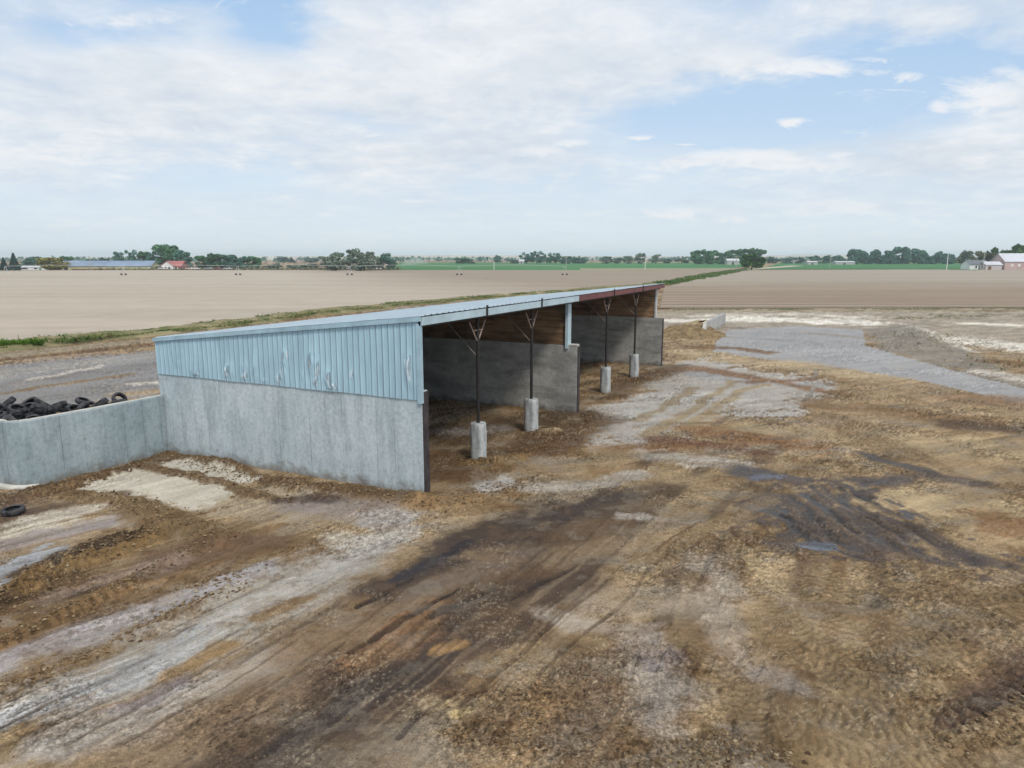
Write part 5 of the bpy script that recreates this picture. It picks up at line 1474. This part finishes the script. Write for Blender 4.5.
M['far_wall'] = simple('grey_siding', (0.42, 0.43, 0.42), 0.8, 0.1, 0.5)
cream = simple('cream_siding', (0.50, 0.50, 0.30), 0.8, 0.12, 0.3)
bluer = simple('blue_roof', (0.20, 0.27, 0.38), 0.5, 0.25, 0.15)
redw = simple('red_siding', (0.36, 0.16, 0.15), 0.8, 0.15, 0.3)
redr = simple('red_roof', (0.42, 0.15, 0.15), 0.6, 0.15, 0.3)
barnr = simple('barn_roof', (0.58, 0.60, 0.66), 0.5, 0.12, 0.2)
barnw = simple('barn_siding', (0.50, 0.37, 0.35), 0.8, 0.15, 0.3)
house('long_shed', 68, 154, 271, 266.0, 261.0, 400, 14, cream, bluer, 'long low cream walled shed with blue roof at the left skyline', 'shed',
      [('door', 0.06, 0.10, 0.02, 0.8, M['dark']), ('door', 0.97, 0.99, 0.02, 0.75, M['white_paint']), ('wall_panel', 0.14, 0.56, 0.0, 0.32, simple('rust_skirt', (0.20, 0.11, 0.08), 0.9, 0.3, 0.3))], R(6))
house('mobile_home', 24, 56, 272, 267.3, 266.2, 392, 7, M['white_paint'], M['pale_metal'], 'white mobile home with dark windows left of the yellow tree', 'house',
      [('window', 0.08, 0.26, 0.3, 0.85, M['window']), ('window', 0.46, 0.56, 0.35, 0.8, M['window']), ('door', 0.62, 0.68, 0.03, 0.85, simple('green_door', (0.10, 0.25, 0.16), 0.6)), ('window', 0.78, 0.95, 0.35, 0.8, M['window'])], 0.0, 'x', 0.2)
house('farm_house', 165, 176, 271, 265.5, 261.2, 398, 9, M['white_paint'], redr, 'white gabled farmhouse wing beside the red roofed house', 'house', [('window', 0.3, 0.45, 0.3, 0.7, M['window']), ('window', 0.6, 0.75, 0.3, 0.7, M['window'])], 0.1, 'y')
house('farm_house', 172, 185, 270.6, 266, 261.2, 402, 9, redw, redr, 'red roofed house among trees beside the white gable', 'house', [('window', 0.4, 0.55, 0.3, 0.7, M['window']), ('door', 0.7, 0.78, 0.0, 0.75, M['white_paint'])])
house('small_house', 965, 984, 268.6, 264.3, 260.4, 400, 8, M['white_paint'], simple('slate_roof', (0.15, 0.17, 0.19), 0.7), 'small white house with dark roof left of the red barn', 'house', [('window', 0.30, 0.38, 0.3, 0.75, M['window']), ('window', 0.62, 0.7, 0.3, 0.75, M['window']), ('door', 0.46, 0.52, 0.03, 0.8, M['dark'])])
house('shed_annex', 982, 998, 268.4, 264.6, 261.8, 396, 6, simple('grey_siding', (0.50, 0.47, 0.46), 0.8), barnr, 'low pale lean shed between the small white house and the red barn', 'shed', [('door', 0.15, 0.35, 0.0, 0.7, simple('brown_door', (0.16, 0.09, 0.07), 0.8))])
house('red_barn', 997, 1062, 268.2, 261.4, 253.6, 400, 12, barnw, barnr, 'red barn with pale grey metal roof at the right edge', 'barn',
      [('door', 0.34, 0.42, 0.0, 0.9, M['dark']), ('window', 0.20, 0.24, 0.4, 0.7, M['white_paint']), ('window', 0.10, 0.13, 0.4, 0.7, M['white_paint'])])
house('far_house', 726, 738, 262.6, 260.6, 258.8, 690, 8, M['far_wall'], M['pale_metal'], 'white roofed far building left of the round tree', 'house', [('door', 0.4, 0.55, 0, 0.7, M['dark'])])
house('far_house', 806, 816, 263, 262.1, 261.2, 690, 8, M['far_wall'], M['pale_metal'], 'low white far building beyond the right crop, left one', 'house', [('door', 0.4, 0.55, 0, 0.7, M['dark'])])
house('far_house', 834, 853, 263, 262.2, 261.3, 700, 8, M['far_wall'], M['pale_metal'], 'longer low white far building beyond the right crop', 'house', [('door', 0.4, 0.5, 0, 0.7, M['dark'])])
house('far_house', 519, 524, 263.2, 261.2, 259.6, 740, 7, M['far_wall'], M['pale_metal'], 'tiny white house at the foot of the dark far grove', 'house', [('door', 0.4, 0.6, 0, 0.7, M['dark'])])
house('far_house', 790, 800, 262, 260.2, 258.6, 850, 8, simple('grey_board', (0.35, 0.35, 0.34)), M['pale_metal'], 'grey roofed far building right of the round tree among low bushes', 'house', [('door', 0.4, 0.5, 0, 0.7, M['dark'])])


# ------------------------------------------------------------------ parked cars by the left tree row
def car_proto(paint):
    e = empty('parked_car', (0, 0, 0))
    mb = MB()
    sec = [(-2.2, 0.35), (2.2, 0.35), (2.25, 0.8), (1.2, 0.95), (0.7, 1.42), (-1.1, 1.45), (-1.8, 0.98), (-2.25, 0.9)]
    mb.hexa([(x, -0.85, z) for x, z in sec], [(x, 0.85, z) for x, z in sec])
    mb.build('body', paint, e, bevel=0.05)
    mb = MB(); mb.hexa([(1.05, -0.87, 0.98), (0.65, -0.87, 1.36), (-1.05, -0.87, 1.38), (-1.6, -0.87, 1.0)], [(1.05, 0.87, 0.98), (0.65, 0.87, 1.36), (-1.05, 0.87, 1.38), (-1.6, 0.87, 1.0)]); mb.build('window', M['window'], e)
    for sx in (-1.35, 1.35):
        for sy in (-0.8, 0.8):
            mb = MB(); mb.tube([(sx, sy - 0.11, 0.33), (sx, sy + 0.11, 0.33)], 0.33, 12); mb.build('wheel', M['rubber'], e)
    return e


paints = [simple('paint_white', (0.72, 0.72, 0.70), 0.35, 0.05), simple('paint_silver', (0.50, 0.52, 0.54), 0.35, 0.05), simple('paint_maroon', (0.22, 0.07, 0.08), 0.35, 0.05), simple('paint_grey', (0.30, 0.32, 0.34), 0.35, 0.05), simple('paint_tan', (0.55, 0.50, 0.42), 0.35, 0.05)]
for i, (px, pi, rz, lab) in enumerate([(64.5, 0, 1.2, 'white car parked left of the long blue roofed shed'), (163, 0, 0.2, 'white car parked in front of the red roofed house'), (190, 4, 0.1, 'tan car parked right of the red roofed house'), (196, 0, 0.3, 'white car parked beside the tan one by the trees'),
                                    (209, 3, 0.1, 'grey car parked in the middle of the row under the trees'), (218, 2, 0.0, 'maroon car parked under the trees'), (228, 1, 0.1, 'silver car parked right of the maroon one'), (349, 1, 0.1, 'silver car parked at the foot of the middle grove'), (378, 0, 0.0, 'white car parked at the right end of the middle grove')]):
    e = car_proto(paints[pi]); w_ = W(px, 270, 393); e.location = (w_.x, 393, 0.05); e.rotation_euler = (0, 0, rz)
    tag(e, lab, 'car', 'cars parked along the far field edge')


# ------------------------------------------------------------------ centre pivot irrigator
piv = empty('pivot_irrigator', (W(122, 275, 268).x, 268, 0))
tag(piv, 'long wheeled sprinkler pipe standing across the bare field', 'irrigator')
ox = piv.location.x
TP = [(4, 270), (122, 275), (237, 274), (349, 274.3), (459, 275), (565, 274.5)]
tops = []
for i, (px, py) in enumerate(TP):
    D = 268
    w_ = W(px, 258, D); tx = w_.x - ox
    mb = MB()
    for sx in (-1.0, 1.0):
        for sy in (-0.12, 0.12):
            mb.tube([(tx + sx, sy, 0.6), (tx + sx * 0.12, sy, 3.4)], 0.04, 5)
    mb.box((tx - 1.1, -0.08, 0.55), (tx + 1.1, 0.08, 0.68))
    tw = mb.build('tower', M['pale_metal'], piv)
    for sx in ((-0.8, 0.8) if i else ()):
        mb = MB(); mb.tube([(tx + sx, -0.12, 0.43), (tx + sx, 0.16, 0.43)], 0.43, 14); mb.build('wheel', M['wheel'], tw)
    tops.append((tx, 0, 3.45))
mb = MB()
allp = []
for i in range(len(tops) - 1):
    for j in range(8):
        t = j / 8; allp.append((tops[i][0] + (tops[i + 1][0] - tops[i][0]) * t, 0, 3.45 + 0.45 * math.sin(PI * t)))
allp.append(tops[-1])
mb.tube(allp, 0.055, 5); mb.build('pipe', M['pale_metal'], piv)


# ------------------------------------------------------------------ utility poles
def pole(px, base, top, D, label, mat='pole_wood', arm=True):
    b = W(px, base, D); t = W(px, top, D)
    e = empty('utility_pole', (b.x, D, 0)); tag(e, label, 'pole', None)
    h = t.z
    mb = MB(); mb.tube([(0, 0, -0.2), (0, 0, h)], [0.20, 0.14], 8); mb.build('shaft', M[mat], e)
    if arm:
        mb = MB(); mb.box((-1.2, -0.08, h - 0.75), (1.2, 0.08, h - 0.55)); mb.build('crossarm', M[mat], e)
    return e


pole(91, 271, 256, 392, 'thin pole standing in front of the long blue roofed shed', arm=False)
pole(494, 271, 262, 395, 'short pale post at the edge of the crop, left one', 'white_paint', False)
pole(566, 270.5, 256.5, 395, 'pale pole behind the rightmost irrigator tower')
pole(645, 270.5, 257.5, 395, 'white pole in front of the hazy row of grey trees', 'white_paint', False)
pole(736, 270, 255.5, 395, 'pale pole touching the left side of the round tree')
pole(829.5, 269, 254.5, 430, 'pale thin pole in front of the right crop')
pole(946.5, 270.3, 252.5, 385, 'white pole left of the small white house', 'white_paint', False)
pole(983, 268, 251.5, 392, 'pale pole between the small white house and the barn')

# sprinkler spray over the crop
n = NT('spray_mist'); n.n.remove(n.b)
vol = n.node('ShaderNodeVolumePrincipled'); vol.inputs['Color'].default_value = (0.95, 0.97, 1, 1); vol.inputs['Density'].default_value = 0.10
n.link(vol.outputs[0], n.n['Material Output'].inputs['Volume'])
mb = MB()
sp = W(415, 266, 520)
vs = []; fs = []; k = 12; mseg = 10
for i in range(k + 1):
    t = i / k; xx = -11 + 22 * t; r_ = 0.3 + 2.3 * math.sin(min(1, t * 1.05) * PI) ** 0.8; zz = 1.2 + 3.0 * math.sin(t * PI * 0.9)
    for j in range(mseg):
        a_ = 2 * PI * j / mseg; vs.append((xx, r_ * math.cos(a_), max(0.05, zz + r_ * math.sin(a_))))
for i in range(k):
    for j in range(mseg): fs.append((i * mseg + j, (i + 1) * mseg + j, (i + 1) * mseg + (j + 1) % mseg, i * mseg + (j + 1) % mseg))
fs += [tuple(range(mseg)), tuple(k * mseg + j for j in range(mseg - 1, -1, -1))]
mb.add(vs, fs); o = mb.build('water_spray', n.m, smooth=True); o.location = (sp.x, 520, 0)
tag(o, 'white arc of sprinkler spray over the green crop', 'spray')

# ------------------------------------------------------------------ haze
n = NT('haze_air'); n.n.remove(n.b)
vol = n.node('ShaderNodeVolumePrincipled'); vol.inputs['Color'].default_value = (0.78, 0.92, 1.0, 1); vol.inputs['Density'].default_value = 0.00020
vol.inputs['Anisotropy'].default_value = 0.2
n.link(vol.outputs[0], n.n['Material Output'].inputs['Volume'])
HAZE = True
if HAZE:
    mb = MB(); mb.box((-11500, -300, -5), (11500, 8200, 60)); o = mb.build('haze', n.m); tag(o, kind='stuff')

# ------------------------------------------------------------------ camera
cam = bpy.data.cameras.new('camera'); co_ = bpy.data.objects.new('camera', cam); COL.objects.link(co_)
co_.location = (0, 0, CAMH); co_.rotation_euler = (PI / 2 - TH, 0, 0)
cam.sensor_fit = 'HORIZONTAL'; cam.sensor_width = 36.0; cam.lens = 36.0 * F / 1024.0
cam.clip_start = 0.1; cam.clip_end = 40000
scene.camera = co_

# ------------------------------------------------------------------ sky and sun
SUN_EL, SUN_AZ = R(48), R(155)          # azimuth clockwise from +Y
w = bpy.data.worlds.new('World'); scene.world = w; w.use_nodes = True
nt = w.node_tree; bg = nt.nodes['Background']
class WN(NT):
    def __init__(s): s.t = nt; s.n = nt.nodes
wn = WN()
sky = wn.node('ShaderNodeTexSky', sky_type='NISHITA', sun_disc=False)
sky.sun_elevation = SUN_EL; sky.sun_rotation = SUN_AZ; sky.air_density = 1.0; sky.dust_density = 1.5; sky.ozone_density = 1.0
dirv = wn.coord('Generated')
sp_ = wn.node('ShaderNodeSeparateXYZ'); wn.link(dirv, sp_.inputs[0])
zc = wn.math('MAXIMUM', sp_.outputs[2], 0.0)
yp = wn.math('MAXIMUM', wn.math('ABSOLUTE', sp_.outputs[1]), 0.05)
ax = wn.math('DIVIDE', sp_.outputs[0], yp); ez = wn.math('DIVIDE', zc, yp)
den = wn.math('ADD', zc, 0.16)
cv = wn.node('ShaderNodeCombineXYZ'); wn.link(wn.math('DIVIDE', sp_.outputs[0], den), cv.inputs[0]); wn.link(wn.math('DIVIDE', sp_.outputs[1], den), cv.inputs[1])
n1 = wn.noise(cv.outputs[0], 1.5, 8, 0.58, 0.35)
n2 = wn.noise(wn.mapping(cv.outputs[0], (1, 1, 1), (7.3, 2.1, 0)), 4.6, 7, 0.62, 0.2)
n3 = wn.noise(wn.mapping(cv.outputs[0], (1, 1, 1), (2.3, 9.1, 0)), 0.8, 4, 0.5, 0.2)
axw = wn.math('ADD', ax, wn.math('MULTIPLY', wn.math('SUBTRACT', n1, 0.5), 0.30))
ezw = wn.math('ADD', ez, wn.math('MULTIPLY', wn.math('SUBTRACT', n2, 0.5), 0.075))


def blob(px, py, rx, ry, k, slope=0.0):
    """soft ellipse in the sky around a direction, sized in photo pixels"""
    r_ = ray(px, py); a0 = r_[0] / r_[1]; e0 = r_[2] / r_[1]
    dx = wn.math('SUBTRACT', axw, a0); dz = wn.math('SUBTRACT', wn.math('SUBTRACT', ezw, e0), wn.math('MULTIPLY', dx, slope))
    q = wn.math('ADD', wn.math('POWER', wn.math('ABSOLUTE', wn.math('DIVIDE', dx, rx / 700)), 2.0), wn.math('POWER', wn.math('ABSOLUTE', wn.math('DIVIDE', dz, ry / 700)), 2.0))
    return wn.math('MULTIPLY', wn.math('EXPONENT', wn.math('MULTIPLY', q, -1.0)), k)


tot = wn.math('ADD', 0.52, wn.math('ADD', wn.math('MULTIPLY', wn.math('SUBTRACT', n1, 0.5), 1.5), wn.math('MULTIPLY', wn.math('SUBTRACT', n2, 0.5), 0.5)))
for b_ in [blob(275, 22, 45, 28, -0.95), blob(100, 32, 60, 14, -0.60), blob(190, 0, 60, 8, -0.5), blob(790, 110, 120, 38, -0.95), blob(900, 62, 85, 26, -0.80), blob(680, 128, 90, 26, -0.60), blob(960, 60, 60, 18, -0.4),
           blob(210, 178, 90, 22, -0.45), blob(370, 122, 60, 10, -0.35), blob(600, 190, 90, 22, -0.35),
           blob(200, 100, 300, 50, 0.42), blob(520, 60, 190, 60, 0.50), blob(440, 165, 150, 22, 0.35), blob(60, 150, 120, 30, 0.2), blob(760, 66, 100, 14, 0.55), blob(745, 158, 80, 9, 0.75), blob(795, 122, 16, 4, 0.8), blob(990, 90, 45, 22, 0.75), blob(970, 150, 80, 30, 0.5),
           blob(700, 210, 60, 10, 0.5), blob(860, 205, 60, 10, 0.35), blob(645, 136, 22, 2.5, 0.5), blob(880, 90, 40, 4, 0.35)]:
    tot = wn.math('ADD', tot, b_)
tot = wn.math('ADD', tot, wn.ramp(ez, [(0.45, 0.0), (0.9, 0.45)]))
cov = wn.ramp(tot, [(0.02, 0.03), (0.38, 0.40), (0.72, 0.86), (1.0, 1.0)])
cov = wn.math('MULTIPLY', cov, wn.ramp(ez, [(0.0, 0.0), (0.03, 0.35), (0.13, 1.0)]))
skyc = wn.mix(0.75, sky.outputs[0], (3.9, 6.3, 9.6))
skyc = wn.mix(wn.ramp(ez, [(0.0, 1.0), (0.18, 0.35), (0.40, 0.0)]), skyc, (8.1, 8.95, 9.4))
shade = wn.math('ADD', wn.math('MULTIPLY', n3, 0.5), wn.math('MULTIPLY', n2, 0.5))
cloudc = wn.ramp(shade, [(0.36, (0.64, 0.71, 0.80)), (0.50, (0.765, 0.81, 0.865)), (0.64, (0.93, 0.94, 0.955))])
cloudc = wn.mix(1.0, cloudc, (10.0, 10.0, 10.0), 'MULTIPLY')
# small bright broken clouds
cv2 = wn.node('ShaderNodeCombineXYZ'); wn.link(ax, cv2.inputs[0]); wn.link(wn.math('MULTIPLY', ez, 2.6), cv2.inputs[1])
n4 = wn.noise(cv2.outputs[0], 15.0, 8, 0.68, 0.5)
axw = wn.math('ADD', ax, wn.math('MULTIPLY', wn.math('SUBTRACT', n2, 0.5), 0.05))
ezw = wn.math('ADD', ez, wn.math('MULTIPLY', wn.math('SUBTRACT', n4, 0.5), 0.022))
pf = None
for b_ in [(745, 157, 62, 8, 1.0), (700, 163, 46, 5, 0.8), (815, 166, 60, 6, 0.7), (795, 121, 18, 3.5, 1.0), (845, 155, 18, 3, 0.8), (985, 92, 34, 16, 1.0), (1005, 74, 26, 8, 0.9), (690, 212, 42, 7, 0.8), (730, 219, 22, 4, 0.8), (850, 205, 60, 6, 0.6), (940, 215, 40, 5, 0.5),
           (642, 137, 15, 1.8, 0.8), (684, 144, 14, 1.6, 0.7), (885, 91, 42, 2.2, 0.7), (800, 66, 55, 9, 1.0), (905, 76, 15, 5, 0.8), (610, 211, 14, 2.5, 0.6), (532, 214, 14, 2.2, 0.6), (405, 201, 38, 2.5, 0.6), (352, 129, 26, 5, 0.9), (525, 152, 40, 7, 0.8), (575, 143, 18, 4, 0.9), (120, 20, 70, 7, 0.6), (70, 145, 24, 14, 0.7), (940, 105, 14, 6, 0.8), (870, 60, 20, 4, 0.7)]:
    q_ = blob(*b_); pf = q_ if pf is None else wn.math('MAXIMUM', pf, q_)
pm = wn.ramp(wn.math('ADD', pf, wn.math('MULTIPLY', wn.math('SUBTRACT', n4, 0.5), 2.6)), [(0.30, 0.0), (0.62, 0.45), (1.0, 0.9)])
mixed = wn.mix(cov, skyc, cloudc)
wn.link(wn.mix(pm, mixed, (8.9, 9.05, 9.3)), bg.inputs[0])
bg.inputs[1].default_value = 0.114

sun = bpy.data.lights.new('sun', 'SUN'); so = bpy.data.objects.new('sun', sun); COL.objects.link(so)
sun.energy = 2.3; sun.angle = R(10); sun.color = (1.0, 0.925, 0.81)
dvec = Vector((math.sin(SUN_AZ) * math.cos(SUN_EL), math.cos(SUN_AZ) * math.cos(SUN_EL), math.sin(SUN_EL)))
so.rotation_euler = dvec.to_track_quat('Z', 'Y').to_euler(); so.location = (0, -20, 40)

# ------------------------------------------------------------------ view and render settings
vs_ = scene.view_settings
vs_.view_transform = 'Standard'; vs_.look = 'None'; vs_.exposure = -0.17; vs_.gamma = 1.0; vs_.use_curve_mapping = False
cy = scene.cycles
cy.use_denoising = True
cy.max_bounces = 6; cy.diffuse_bounces = 3; cy.glossy_bounces = 2; cy.transmission_bounces = 2; cy.volume_bounces = 1
